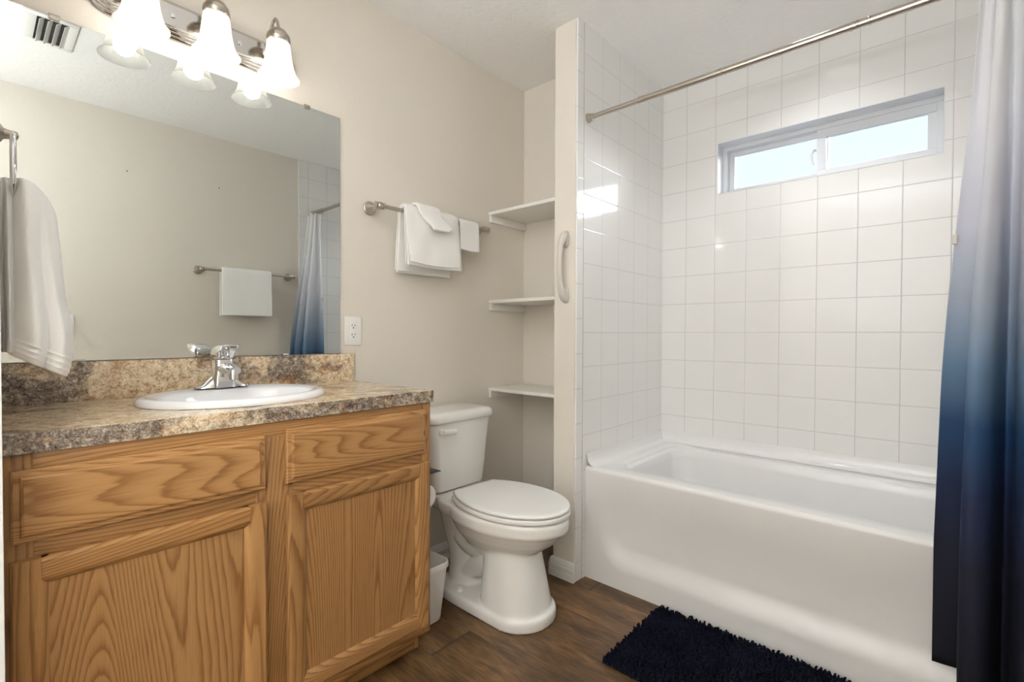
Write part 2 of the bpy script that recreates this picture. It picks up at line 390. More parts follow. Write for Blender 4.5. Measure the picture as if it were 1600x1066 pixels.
# ------------------------------------------------------------------ the room
H = 2.4417; XN = 2.085; XP = 1.7437; YP1 = -0.4727; YP2 = -0.5949; XB = 2.5855; YR = -2.03; XL = -1.35
bm = B(); box(bm, XL - 0.1, XB + 0.16, YR - 0.1, 0.1, -0.1, 0); struct('floor', bm, M_FLOOR)
bm = B(); box(bm, XL - 0.1, XB + 0.16, YR - 0.1, 0.1, H, H + 0.1); struct('ceiling', bm, M_CEIL)
bm = B(); box(bm, XL - 0.1, XB + 0.16, 0, 0.1, 0, H); struct('wall_left', bm, M_WALL)
bm = B(); box(bm, XL - 0.1, XB + 0.16, YR - 0.1, YR, 0, H); struct('wall_right', bm, M_WALL)
bm = B(); box(bm, XL - 0.1, XL, YR, 0, 0, H); struct('wall_front', bm, M_WALL)
bm = B(); box(bm, -0.09, 0.03, -0.598, 0, 0, H); struct('wall_stub', bm, M_WALL)
bm = B(); box(bm, -0.10, 0.031, -0.604, -0.598, 0, H, 0.001); struct('trim_1', bm, M_WALLW)
bm = B(); box(bm, XN, XB + 0.16, YP1, 0, 0, H); struct('wall_niche', bm, M_WALL)
# partition between toilet niche and tub (painted), tiled on the tub side
bm = B(); box(bm, XP, XB, YP2 + 0.010, YP1, 0, H, 0.004, 2); struct('wall_partition', bm, M_WALL)
bm = B(); box(bm, 1.7945, XB, YP2, YP2 + 0.010, 0, H); struct('wall_tile_side', bm, M_TILE_S)
bm = B(); box(bm, XP + 0.002, 1.7945, YP2 + 0.0005, YP2 + 0.010, 0, H, 0.003, 2); struct('trim_2', bm, M_TILE_N)
bm = B(); box(bm, 1.715, XB, YR, YR + 0.010, 0, H, 0.003, 2); struct('wall_tile_far', bm, M_TILE_R)
# window wall with its opening
WY0, WY1, WZ0, WZ1 = -1.7678, -0.8873, 1.8072, 2.0706
def holed(bm, x, ys, zs):
    for i in range(3):
        for j in range(3):
            if i == 1 and j == 1: continue
            q = [(ys[i], zs[j]), (ys[i + 1], zs[j]), (ys[i + 1], zs[j + 1]), (ys[i], zs[j + 1])]
            bm.faces.new([bm.verts.new((x, a, b)) for a, b in q])
bm = B(); holed(bm, XB, (YR + 0.010, WY0, WY1, YP2), (0, WZ0, WZ1, H)); holed(bm, XB + 0.15, (YR + 0.010, WY0, WY1, YP2), (0, WZ0, WZ1, H))
for a, b in (((YR + .01, 0), (YP2, 0)), ((YP2, 0), (YP2, H)), ((YP2, H), (YR + .01, H)), ((YR + .01, H), (YR + .01, 0))):
    bm.faces.new([bm.verts.new(p) for p in ((XB, *a), (XB, *b), (XB + .15, *b), (XB + .15, *a))])
bmesh.ops.remove_doubles(bm, verts=bm.verts, dist=1e-5); struct('wall_back', bm, M_TILE_B)
# painted reveal of the window
t = 0.004
bm = B()
for q in ((WY0, WY0 + t, WZ0, WZ1), (WY1 - t, WY1, WZ0, WZ1), (WY0 + t, WY1 - t, WZ1 - t, WZ1), (WY0 + t, WY1 - t, WZ0, WZ0 + t)):
    box(bm, XB - 0.0015, XB + 0.149, *q)
struct('trim_3', bm, M_VINYL)
# baseboards
def baseboard(name, a, b, nrm):
    prof = [(0, 0), (.014, 0), (.014, .030), (.0125, .033), (.0125, .037), (.014, .040), (.014, .054), (.0105, .058), (.0105, .064), (.008, .070), (.006, .078), (.003, .083), (0, .083)]
    bm = B(); a = Vector((*a, 0)); b = Vector((*b, 0)); n = Vector((*nrm, 0))
    loft(bm, [[a + n * p + Vector((0, 0, z)) for p, z in prof], [b + n * p + Vector((0, 0, z)) for p, z in prof]], True, True, True)
    struct(name, bm, M_TRIM, None, True, 20)
baseboard('baseboard_left', (1.023, 0), (XN, 0), (0, -1)); baseboard('baseboard_niche', (XN, -0.014), (XN, YP1 + 0.014), (-1, 0))
baseboard('baseboard_partition', (XN - 0.014, YP1), (XP - 0.014, YP1), (0, 1)); baseboard('baseboard_end', (XP, YP1), (XP, YP2 + 0.001), (-1, 0))
baseboard('baseboard_right', (XL, YR), (1.714, YR), (0, 1))

# ------------------------------------------------------------------ window
win = bpy.data.objects.new('window_1', None); COL.objects.link(win); win.location = (XB + 0.11, (WY0 + WY1) / 2, WZ0); win['kind'] = 'structure'
def frame_box(bm, x0, x1, y0, y1, z0, z1, wl, wr, wb, wt, bev=0.002):
    """rectangular frame: wl at the +y side, wr at the -y side"""
    box(bm, x0, x1, y0, y1, z1 - wt, z1, bev); box(bm, x0, x1, y0, y1, z0, z0 + wb, bev)
    box(bm, x0, x1, y1 - wl, y1, z0 + wb, z1 - wt, bev); box(bm, x0, x1, y0, y0 + wr, z0 + wb, z1 - wt, bev)
a0, a1, b0, b1 = WY0 + t, WY1 - t, WZ0 + t, WZ1 - t
bm = B(); frame_box(bm, XB + 0.075, XB + 0.145, a0, a1, b0, b1, 0.022, 0.022, 0.022, 0.022); struct('window_frame', bm, M_VINYL, win)
bm = B(); frame_box(bm, XB + 0.112, XB + 0.135, -1.36, a1 - 0.022, b0 + 0.022, b1 - 0.022, 0.026, 0.03, 0.02, 0.022)
s1 = struct('window_sash', bm, M_VINYL, win)
bm = B(); box(bm, XB + 0.120, XB + 0.124, -1.335, a1 - 0.045, b0 + 0.039, b1 - 0.041); struct('window_pane', bm, M_GLASS, s1)
bm = B(); frame_box(bm, XB + 0.078, XB + 0.105, a0 + 0.020, -1.316, b0 + 0.010, b1 - 0.022, 0.038, 0.030, 0.036, 0.040)
s2 = struct('window_sash', bm, M_VINYL, win)
bm = B(); box(bm, XB + 0.090, XB + 0.094, a0 + 0.045, -1.35, b0 + 0.043, b1 - 0.058); struct('window_pane', bm, M_GLASS, s2)
bm = B(); tube(bm, spline([(XB + 0.088, -1.313, 1.955), (XB + 0.072, -1.304, 1.95), (XB + 0.060, -1.300, 1.925), (XB + 0.066, -1.304, 1.895), (XB + 0.07, -1.306, 1.885)], 6), [(0.007, 0.005)] * 25, 10)
struct('window_latch', bm, M_VINYL, s2, True)

# ------------------------------------------------------------------ vanity: cabinet, counter, sink, faucet
VX0, VX1 = 0.033, 1.0195; CT = 0.8947; FY = -0.506
cab = thing('vanity_cabinet', 'oak vanity cabinet with two doors and two drawer fronts under the sink counter', 'cabinet', (0.52, -0.25, 0))
bm = B(); box(bm, VX0, VX0 + 0.016, FY + 0.019, -0.002, 0.085, 0.855, 0.0008); obj('side_panel', bm, M_OAK_V, cab)
bm = B(); box(bm, VX0, VX0 + 0.04, FY, FY + 0.019, 0.085, 0.855, 0.0008); obj('frame_stile', bm, M_OAK_V, cab)
bm = B(); box(bm, VX1 - 0.038, VX1, FY, FY + 0.019, 0.085, 0.855, 0.0008); obj('frame_stile', bm, M_OAK_V, cab)
bm = B(); box(bm, 0.470, 0.562, FY, FY + 0.019, 0.125, 0.818, 0.0008); obj('frame_stile', bm, M_OAK_V, cab)
for z0, z1, xs in ((0.818, 0.8555, ((VX0 + 0.04, VX1 - 0.038),)), (0.655, 0.70, ((VX0 + 0.04, 0.47), (0.562, VX1 - 0.038))), (0.085, 0.125, ((VX0 + 0.04, VX1 - 0.038),))):
    for xa, xb in xs:
        bm = B(); box(bm, xa, xb, FY, FY + 0.019, z0, z1, 0.0008); obj('frame_rail', bm, M_OAK_H, cab)
bm = B(); box(bm, VX0, VX1 - 0.0165, -0.440, -0.428, 0.0, 0.085, 0.0008); obj('toe_kick', bm, M_OAK_H, cab)
bm = B(); box(bm, VX0 + 0.016, VX1 - 0.016, FY + 0.0195, -0.003, 0.085, 0.10); obj('bottom_panel', bm, M_OAK_H, cab)
bm = B(); box(bm, VX1 - 0.016, VX1, FY + 0.019, -0.002, 0.085, 0.855, 0.0008); box(bm, VX1 - 0.016, VX1, -0.440, -0.002, 0.0, 0.085, 0.0)
obj('side_panel', bm, M_OAK_V, cab)
DY0, DY1 = -0.5245, -0.5065
def slab_front(x0, x1, z0, z1):
    """drawer front: flat field with an ogee edge"""
    bm = B(); rings = []
    for ins, y in ((0, DY1), (0, DY0 + 0.0085), (0.003, DY0 + 0.006), (0.011, DY0 + 0.0055), (0.013, DY0 + 0.002), (0.017, DY0)):
        rings.append([(x0 + ins, y, z0 + ins), (x1 - ins, y, z0 + ins), (x1 - ins, y, z1 - ins), (x0 + ins, y, z1 - ins)])
    loft(bm, rings, True, True, True); return obj('drawer_front', bm, M_OAK_H, cab, False)
slab_front(0.043, 0.4895, 0.690, 0.826); slab_front(0.5415, 0.9925, 0.690, 0.834)
def rail_piece(x0, x1, z0, z1, vert, inner):
    """frame member of a door; inner = side that carries the moulded edge (+1 high side, -1 low side)"""
    prof = [(0, DY1), (0, DY0 + 0.006), (0.003, DY0 + 0.002), (0.007, DY0), (0.034, DY0), (0.040, DY0 + 0.001), (0.046, DY0 + 0.004), (0.052, DY0 + 0.010), (0.052, DY1)]
    bm = B(); w = (x1 - x0) if vert else (z1 - z0); s = w / 0.052
    ra, rb = [], []
    for p, y in prof:
        p *= s; q = p if inner > 0 else w - p
        mit = p if True else 0
        if vert: ra.append((x0 + q, y, z0)); rb.append((x0 + q, y, z1))
        else:
            ra.append((x0, y, z0 + q)); rb.append((x1, y, z0 + q))
    loft(bm, [ra, rb], True, True, True); return bm
def door(x0, x1, z0, z1):
    d = bpy.data.objects.new('door', None); COL.objects.link(d); d.parent = cab; d.location = Vector(((x0 + x1) / 2, DY1, z0)) - Vector(cab.location)
    w = 0.052
    for xa, xb, inn in ((x0, x0 + w, 1), (x1 - w, x1, -1)): obj('stile', rail_piece(xa, xb, z0, z1, True, inn), M_OAK_V, d, True, 25)
    for za, zb, inn in ((z0, z0 + w, 1), (z1 - w, z1, -1)): obj('rail', rail_piece(x0 + w - 0.011, x1 - w + 0.011, za, zb, False, inn), M_OAK_H, d, True, 25)
    bm = B(); box(bm, x0 + w - 0.006, x1 - w + 0.006, DY0 + 0.010, DY1 - 0.002, z0 + w - 0.006, z1 - w + 0.006); obj('panel', bm, M_OAK_V, d)
door(0.041, 0.4915, 0.120, 0.657); door(0.5425, 1.0035, 0.120, 0.661)

ctr = thing('countertop', 'brown granite-look laminate countertop with backsplash on the oak vanity', 'countertop', (0.52, -0.25, 0.857))
SKX, SKY, SKA, SKB = 0.513, -0.262, 0.240, 0.203
def counter_top():
    x0, x1, y0, y1 = 0.032, 1.0242, -0.5142, -0.0225
    ang = sorted([2 * PI * k / 96 for k in range(96)] + [math.atan2(y - SKY, x - SKX) % (2 * PI) for x in (x0, x1) for y in (y0, y1)])
    def rect(a, z, ins=0):
        c, s = math.cos(a), math.sin(a); k = 1e9
        if c > 1e-9: k = min(k, (x1 - ins - SKX) / c)
        if c < -1e-9: k = min(k, (x0 + ins - SKX) / c)
        if s > 1e-9: k = min(k, (y1 - ins - SKY) / s)
        if s < -1e-9: k = min(k, (y0 + ins - SKY) / s)
        return (SKX + c * k, SKY + s * k, z)
    def ell(a, z):
        A, Bq = SKA - 0.018, SKB - 0.018; r = 1 / math.sqrt((math.cos(a) / A) ** 2 + (math.sin(a) / Bq) ** 2)
        return (SKX + math.cos(a) * r, SKY + math.sin(a) * r, z)
    bm = B(); zt, zb = CT, CT - 0.038
    loft(bm, [[ell(a, zb) for a in ang], [ell(a, zt) for a in ang], [rect(a, zt, 0.0025) for a in ang], [rect(a, zt - 0.002) for a in ang], [rect(a, zb) for a in ang], [ell(a, zb) for a in ang]])
    bmesh.ops.remove_doubles(bm, verts=bm.verts, dist=1e-6); return bm
obj('slab', counter_top(), M_GRAN_LIT, ctr, True, 30)
bm = B(); box(bm, 0.032, 1.0256, -0.5156, -0.5143, CT - 0.038, CT - 0.0006); box(bm, 1.0243, 1.0256, -0.5143, -0.0025, CT - 0.038, CT - 0.0006); obj('edge_strip', bm, M_GRAN_SHADED, ctr)
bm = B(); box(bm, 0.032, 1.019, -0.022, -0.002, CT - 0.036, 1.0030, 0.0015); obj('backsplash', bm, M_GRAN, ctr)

snk = thing('sink', 'white oval drop-in sink basin set in the granite-look counter', 'sink', (SKX, SKY, CT))
def ellring(cx, cy, a, b, z, n=72): return [(cx + a * math.cos(2 * PI * k / n), cy + b * math.sin(2 * PI * k / n), z) for k in range(n)]
bm = B(); R = []
for ins, z in ((0.010, 0.8955), (0.0, 0.8955), (-0.001, 0.900), (0.001, 0.906), (0.006, 0.9115), (0.014, 0.9145), (0.024, 0.9135), (0.030, 0.9115)):
    R.append(ellring(SKX, SKY, SKA - ins, SKB - ins, z))
BY = SKY - 0.028
for k, (a, b, z) in enumerate(((0.200, 0.148, 0.9105), (0.195, 0.143, 0.906), (0.190, 0.138, 0.895), (0.182, 0.131, 0.865), (0.165, 0.117, 0.825), (0.13, 0.09, 0.79), (0.075, 0.055, 0.775), (0.022, 0.022, 0.771))):
    R.append(ellring(SKX, BY, a, b, z))
loft(bm, R, True, False, True)
obj('basin', bm, M_SINK, snk, True, 50)
bm = B(); lathe(bm, [(0.001, 0.7735), (0.018, 0.7735), (0.021, 0.772), (0.021, 0.768)], (SKX, BY, 0), n=24, cap0=True); obj('drain', bm, M_CHROME, snk)

# faucet ------------------------------------------------
FXC, FYC, FZ = 0.518, -0.108, 0.9155
fau = thing('faucet', 'chrome single-lever faucet on the back rim of the oval sink', 'faucet', (FXC, FYC, FZ))
bm = B()   # escutcheon with swept wings
sec = []
for u in [i / 28 * 2 - 1 for i in range(29)]:
    x = FXC + u * 0.078; au = abs(u)
    h = 0.006 + 0.030 * (1 - sm(0.25, 0.85, au)) + 0.004 * (1 - au); w = 0.027 * math.sqrt(max(0.02, 1 - au ** 4)) + 0.001
    sec.append([(x, FYC + w * math.cos(a), FZ + (h * max(0.0, math.sin(a)) ** 0.8 if math.sin(a) > 0 else 0.0)) for a in [2 * PI * k / 24 for k in range(24)]])
loft(bm, sec, True, True, True); obj('base_plate', bm, M_CHROME, fau, True, 60)
bm = B()   # body and spout, one casting
rings = []
for z, hx, yb, yf in ((0.0, 0.032, 0.026, -0.034), (0.03, 0.030, 0.026, -0.034), (0.055, 0.027, 0.026, -0.034), (0.078, 0.0265, 0.027, -0.032), (0.085, 0.0265, 0.027, -0.030)):
    rings.append([(FXC + p[0], FYC + p[1], FZ + z) for p in rrect(-hx, hx, yf, yb, 0.014, 0, 6)])
loft(bm, rings, True, True, True)
pts = spline([(FXC, FYC - 0.005, FZ + 0.050), (FXC, FYC - 0.04, FZ + 0.060), (FXC, FYC - 0.08, FZ + 0.062), (FXC, FYC - 0.108, FZ + 0.054)], 6)
tube(bm, pts, [(0.017 - 0.004 * i / 18, 0.0235 - 0.005 * i / 18) for i in range(19)], 20)
obj('body', bm, M_CHROME, fau, True, 50)
bm = B(); lathe(bm, [(0.001, 0.010), (0.0125, 0.010), (0.0135, 0.006), (0.0135, -0.018), (0.010, -0.0185), (0.010, -0.012), (0.001, -0.012)], (FXC, FYC - 0.100, FZ + 0.048), n=24); obj('aerator', bm, M_CHROME, fau)
bm = B()
side = spline([(0.026, 0.0855), (-0.028, 0.0855), (-0.036, 0.092), (-0.050, 0.112), (-0.068, 0.124), (-0.078, 0.129), (-0.076, 0.1325), (-0.052, 0.131), (-0.020, 0.129), (0.006, 0.124), (0.024, 0.112), (0.029, 0.098)] and [Vector((p[0], p[1], 0)) for p in ((0.026, 0.0865), (-0.004, 0.0860), (-0.030, 0.0865), (-0.040, 0.094), (-0.052, 0.112), (-0.068, 0.124), (-0.079, 0.1295), (-0.075, 0.133), (-0.050, 0.1315), (-0.020, 0.130), (0.006, 0.125), (0.024, 0.113), (0.029, 0.098), (0.026, 0.0865))], 4)[:-1]
rings = []; cy_, cz_ = -0.018, 0.108
for u in [k / 14 * 2 - 1 for k in range(15)]:
    q = (1 - abs(u) ** 5.0) ** 0.5 if abs(u) < 1 else 0.0
    q = 0.35 + 0.65 * q
    rings.append([(FXC + 0.0255 * u, FYC + cy_ + (p.x - cy_) * (0.75 + 0.25 * q), FZ + cz_ + (p.y - cz_) * q) for p in side])
loft(bm, rings, True, True, True); obj('lever', bm, M_CHROME, fau, True, 50)
bm = B(); lathe(bm, [(0.001, 0.002), (0.0045, 0.0015), (0.0055, 0.0)], (0, 0, 0), 'Y', 16)
bmesh.ops.rotate(bm, verts=bm.verts, cent=(0, 0, 0), matrix=Matrix.Rotation(math.radians(30), 3, 'X')); bmesh.ops.translate(bm, verts=bm.verts, vec=(FXC - 0.004, FYC - 0.0465, FZ + 0.106)); obj('index_button', bm, M_PLATE, fau)

# ------------------------------------------------------------------ mirror
mir = thing('wall_mirror', 'large frameless mirror above the vanity backsplash', 'mirror', (0.5, -0.004, 1.0045))
MX0, MX1, MZ0, MZ1 = 0.0335, 0.9699, 1.0045, 1.9266
bm = B(); box(bm, MX0, MX1, -0.0062, -0.0012, MZ0, MZ1, 0.0006, 1); o = obj('glass', bm, M_MIRROR, mir, False)
def clip(x, z, up):
    bm = B(); s = 1 if up else -1
    box(bm, x - 0.011, x + 0.011, -0.0095, -0.0066, z - 0.010, z + 0.004, 0.001) if up else box(bm, x - 0.011, x + 0.011, -0.0095, -0.0066, z - 0.0005, z + 0.0045, 0.0008)
    if up: box(bm, x - 0.011, x + 0.011, -0.0095, -0.0008, z + 0.001, z + 0.005, 0.001)
    obj('clip', bm, M_PLAST if not up else M_NICKEL, mir)
clip(0.152, MZ1, True); clip(0.838, MZ1, True); clip(0.198, MZ0, False); clip(0.757, MZ0, False)

# ------------------------------------------------------------------ vanity light
LX = (0.320, 0.504, 0.688); LY = -0.122
vl = thing('vanity_light', 'chrome three-lamp light bar with frosted bell shades above the mirror', 'light fixture', (0.504, -0.001, 2.04))
def stadium(ins, y, zc=2.0405, x0=0.214, x1=0.793, hh=0.0555, k=12):
    r = hh - ins; out = []
    for cx, a0 in ((x1 - hh, -PI / 2), (x0 + hh, PI / 2)):
        for i in range(k + 1):
            a = a0 + PI * i / k; out.append((cx + r * math.cos(a), y, zc + r * math.sin(a)))
    return out
bm = B(); loft(bm, [stadium(i, y) for i, y in ((0.004, -0.001), (0.0, -0.004), (0.0, -0.010), (0.004, -0.013), (0.006, -0.013), (0.007, -0.019), (0.011, -0.022), (0.013, -0.022), (0.014, -0.028), (0.018, -0.031), (0.020, -0.031), (0.021, -0.036), (0.024, -0.038))], True, True, True)
obj('back_plate', bm, M_PLATE, vl, True, 30)
def flute(a, h, r): return 0.0011 * math.sin(30 * a) * sm(0.012, 0.045, h)
for i, x in enumerate(LX):
    bm = B(); tube(bm, spline([(x, -0.037, 2.045), (x, -0.047, 2.050), (x, -0.055, 2.085), (x, -0.068, 2.122), (x, -0.090, 2.138), (x, -0.110, 2.128), (x, LY, 2.100), (x, LY, 2.085)], 6), 0.0052, 12)
    lathe(bm, [(0.001, 0.0), (0.019, 0.0), (0.018, 0.004), (0.011, 0.008), (0.006, 0.011)], (x, -0.038, 2.045), 'Y', 24); obj('arm', bm, M_NICKEL, vl)
    bm = B(); lathe(bm, [(0.005, 2.094), (0.016, 2.092), (0.026, 2.085), (0.032, 2.075), (0.034, 2.070), (0.0355, 2.070), (0.036, 2.062), (0.037, 2.061), (0.037, 2.050), (0.034, 2.046), (0.010, 2.046), (0.001, 2.046)], (x, LY, 0), n=32); obj('socket_cup', bm, M_NICKEL, vl)
    bm = B(); out = [(0.030, 0.122), (0.035, 0.118), (0.036, 0.108), (0.0375, 0.092), (0.0395, 0.072), (0.0425, 0.052), (0.047, 0.034), (0.053, 0.018), (0.060, 0.006), (0.0645, 0.0)]
    lathe(bm, [(r, 1.932 + h) for r, h in out] , (x, LY, 0), n=120, flute=lambda a, h, r: 0.0010 * math.sin(30 * a) * sm(1.944, 1.985, h))
    lathe(bm, [(0.0645, 1.932), (0.0655, 1.9305), (0.0655, 1.9325), (0.0645, 1.934)], (x, LY, 0), n=60)
    sh = obj('shade', bm, M_SHADE, vl, True, 60)
    bm = B(); lathe(bm, [(0.013, 2.045), (0.014, 2.025), (0.022, 2.005), (0.028, 1.985), (0.029, 1.970), (0.024, 1.955), (0.013, 1.946), (0.001, 1.944)], (x, LY, 0), n=24); obj('bulb', bm, M_BULB, sh)
    lamp('vanity_bulb_light', 'POINT', (x, LY, 1.966), BULB_W, WARM, shadow_soft_size=0.028)
# small square knobs of the light bar
for x in (0.412, 0.596):
    bm = B(); box(bm, x - 0.006, x + 0.006, -0.042, -0.0378, 2.034, 2.046, 0.001); obj('mounting_knob', bm, M_CHROME, vl)

# ------------------------------------------------------------------ towel bars and towels
def towel_bar(label, loc, L, flip, group=None):
    """posts at loc and loc + L along x; bar 75 mm off the wall; flip = +1 projects to -y, -1 to +y"""
    tb = thing('towel_bar', label, 'towel bar', loc, group); x0, y0, z0 = loc; s = flip
    for x in (x0, x0 + L):
        bm = B(); lathe(bm, [(0.001, 0.0008), (0.0285, 0.0008), (0.0285, 0.005), (0.026, 0.007), (0.0255, 0.011), (0.020, 0.022), (0.013, 0.034), (0.0095, 0.044), (0.009, 0.052), (0.011, 0.054), (0.011, 0.060)], (0, 0, 0), 'Y', 32)
        bmesh.ops.create_uvsphere(bm, u_segments=24, v_segments=14, radius=0.0155, matrix=Matrix.Translation((0, -0.075, 0)))
        lathe(bm, [(0.0135, -0.020), (0.0135, -0.014), (0.0105, -0.012)], (0, -0.075, 0), 'X', 24, True, True); lathe(bm, [(0.0105, 0.012), (0.0135, 0.014), (0.0135, 0.020)], (0, -0.075, 0), 'X', 24, True, True)
        if s < 0: bmesh.ops.rotate(bm, verts=bm.verts, cent=(0, 0, 0), matrix=Matrix.Rotation(PI, 3, 'Z'))
        bmesh.ops.translate(bm, verts=bm.verts, vec=(x, y0, z0)); obj('post', bm, M_NICKEL, tb)
    bm = B(); tube(bm, [(x0, y0 - s * 0.075, z0), (x0 + L, y0 - s * 0.075, z0)], 0.0085, 16); obj('rail', bm, M_NICKEL, tb)
    return tb
towel_bar('brushed nickel towel bar holding folded white towels beside the mirror', (1.104, 0, 1.600), 0.603, 1)
towel_bar('nickel towel bar on the wall opposite the vanity, seen in the mirror', (1.026, YR, 1.512), 0.605, -1)

def drape(bm, x0, x1, yc, zc, rb, zf, zb, yf, ybk, th, seed, nx=26, s=1, skew=None, wob=0.003, sag=0.0):
    """closed cloth drape over a rail: rail centre (yc, zc), front bottom (yf, zf), back bottom (ybk, zb)"""
    path = []
    nf = 22
    for i in range(nf + 1):
        t_ = i / nf; z = lerp(zf, zc, t_); y = lerp(yf, yc - s * rb, sm(0, 1, t_) * 0.45 + t_ * 0.55); path.append((y, z))
    for i in range(1, 8):
        a = PI * i / 8; path.append((yc - s * rb * math.cos(a), zc + rb * math.sin(a)))
    for i in range(nf + 1):
        t_ = i / nf; z = lerp(zc, zb, t_); y = lerp(yc + s * rb, ybk, t_); path.append((y, z))
    m = len(path); nrm = []
    for i in range(m):
        a = path[max(i - 1, 0)]; b = path[min(i + 1, m - 1)]; d = Vector((b[0] - a[0], b[1] - a[1])).normalized()
        nrm.append((-d.y * s, d.x * s) if s > 0 else (d.y * -s, -d.x * -s))
    def ring(k):
        u = k / nx; out = []
        for side in (0, 1):
            rng = range(m) if side == 0 else range(m - 1, -1, -1)
            for i in rng:
                y, z = path[i]; f = i / (m - 1)
                xa, xb = x0, x1
                if skew: xa, xb = skew(f, x0, x1)
                x = lerp(xa, xb, u)
                edge = min(u, 1 - u); tt = th * (0.55 + 0.45 * sm(0, 0.06, edge))
                w = wob * noise.noise(Vector((x * 14 + seed, z * 7, seed * 3.1))) * (1 - abs(2 * f - 1) * 0.0) * sm(0, 0.12, abs(f - 0.5))
                off = (tt / 2) * (1 if side == 0 else -1)
                zz = z - (sag * math.sin(PI * u) * sm(0.25, 0, f) if sag else 0)
                out.append((x, y + (off * nrm[i][0] + w) , zz + off * nrm[i][1] * 1.0))
        return out
    loft(bm, [ring(k) for k in range(nx + 1)], True, True, True)
def towel(name, bm, label, cat, loc, group=None):
    o = obj(name, bm, M_TOWEL, None, True, 50, off=Vector(loc)); tag(o, label, cat, group); return o
bm = B()
drape(bm, 1.214, 1.506, -0.075, 1.600, 0.021, 1.370, 1.345, -0.118, -0.034, 0.014, 2.0, sag=0.004, wob=0.006)
drape(bm, 1.212, 1.498, -0.075, 1.600, 0.0135, 1.376, 1.352, -0.100, -0.046, 0.006, 5.0)
drape(bm, 1.213, 1.487, -0.075, 1.6005, 0.0275, 1.383, 1.358, -0.133, -0.020, 0.009, 9.0, sag=0.010, wob=0.006)
towel('hand_towel', bm, 'white hand towel folded in layers over the towel bar beside the mirror', 'towel', (1.36, -0.075, 1.36))
bm = B()
def sk(f, a, b):
    q = sm(0.45, 0.0, f); e = sm(0.10, 0.0, f); return a + 0.052 * q, b + 0.045 * q - 0.028 * e
drape(bm, 1.266, 1.388, -0.075, 1.600, 0.041, 1.527, 1.56, -0.150, -0.014, 0.013, 14.0, skew=sk, nx=18, wob=0.005)
towel('washcloth', bm, 'folded white washcloth lying over the layered hand towel', 'washcloth', (1.33, -0.075, 1.53), 'washcloths on the towel bar')
bm = B(); drape(bm, 1.520, 1.640, -0.075, 1.600, 0.0165, 1.478, 1.49, -0.098, -0.052, 0.013, 21.0, nx=18, sag=0.005, wob=0.006)
towel('washcloth', bm, 'small white washcloth alone at the shelf end of the towel bar', 'washcloth', (1.58, -0.075, 1.48), 'washcloths on the towel bar')
bm = B(); drape(bm, 1.145, 1.472, YR + 0.075, 1.512, 0.0215, 1.206, 1.20, YR + 0.104, YR + 0.045, 0.010, 31.0, s=-1); drape(bm, 1.147, 1.470, YR + 0.075, 1.512, 0.0140, 1.211, 1.205, YR + 0.092, YR + 0.056, 0.006, 35.0, s=-1)
towel('bath_towel', bm, 'white bath towel on the opposite wall bar, seen in the mirror', 'towel', (1.3, YR + 0.075, 1.2))

# towel ring on the stub wall and the towel bunched through it
RC = Vector((0.058, -0.365, 1.408)); RR = 0.078
tr_ = thing('towel_ring', 'nickel towel ring at the left edge in front of the mirror', 'towel ring', (0.0305, RC.y, RC.z + RR))
bm = B(); lathe(bm, [(0.001, 0.0006), (0.026, 0.0006), (0.026, 0.004), (0.018, 0.010), (0.011, 0.014), (0.009, 0.022), (0.0085, 0.026), (0.009, 0.030), (0.0075, 0.034), (0.001, 0.036)], (0.0305, RC.y, RC.z + RR), 'X', 28); obj('post', bm, M_NICKEL, tr_)
bm = B(); pts = [(RC.x + 0.004 * math.sin(2 * PI * k / 48), RC.y + RR * math.sin(2 * PI * k / 48), RC.z + RR * math.cos(2 * PI * k / 48)) for k in range(49)]
tube(bm, pts, 0.0048, 10, False); obj('ring', bm, M_CHROME, tr_)
def bunch(bm, prof, seed, n=120, folds=5):
    """hanging gathered cloth: prof rows (z, cx, cy, ax, ay, tilt); tilt leans the hem"""
    rows = []
    P = spline([Vector((p[1], p[2], p[0])) for p in prof], 12); A = spline([Vector((p[3], p[4], p[5])) for p in prof], 12)
    for i, (c, a) in enumerate(zip(P, A)):
        t_ = i / (len(P) - 1); ring = []
        for k in range(n):
            th = 2 * PI * k / n
            w1 = math.sin(folds * th + seed + 0.9 * t_); w1 = 1 - 2 * (0.5 - 0.5 * w1) ** 2.2
            f = 0.97 + (0.07 + 0.13 * sm(0.0, 0.5, t_)) * w1 + 0.06 * math.sin((folds * 2 + 1) * th + seed * 2 - 1.5 * t_) + 0.09 * noise.noise(Vector((math.cos(th) * 2, math.sin(th) * 2, t_ * 4 + seed)))
            hem = sum(math.exp(-((t_ - q) / 0.006) ** 2) for q in (0.80, 0.835, 0.87))
            f += 0.035 * hem
            x = c.x + a.x * f * math.cos(th); y = c.y + a.y * f * math.sin(th)
            z = c.z - a.z * (x - c.x)
            ring.append((max(x, 0.0325), y, z))
        rows.append(ring)
    loft(bm, rows, True, True, True)
bm = B()
bunch(bm, [(1.391, 0.074, -0.372, 0.010, 0.030, 0.2), (1.388, 0.076, -0.373, 0.019, 0.044, 0.35), (1.374, 0.079, -0.374, 0.026, 0.058, 0.4), (1.345, 0.082, -0.374, 0.031, 0.066, 0.3), (1.30, 0.083, -0.375, 0.033, 0.074, 0.1), (1.24, 0.084, -0.378, 0.036, 0.083, 0), (1.16, 0.088, -0.38, 0.038, 0.092, 0.1), (1.09, 0.091, -0.385, 0.044, 0.098, 0.3), (1.05, 0.090, -0.385, 0.043, 0.099, 0.5), (1.021, 0.086, -0.385, 0.040, 0.099, 0.6), (1.016, 0.086, -0.385, 0.034, 0.09, 0.6)], 1.3, folds=3)
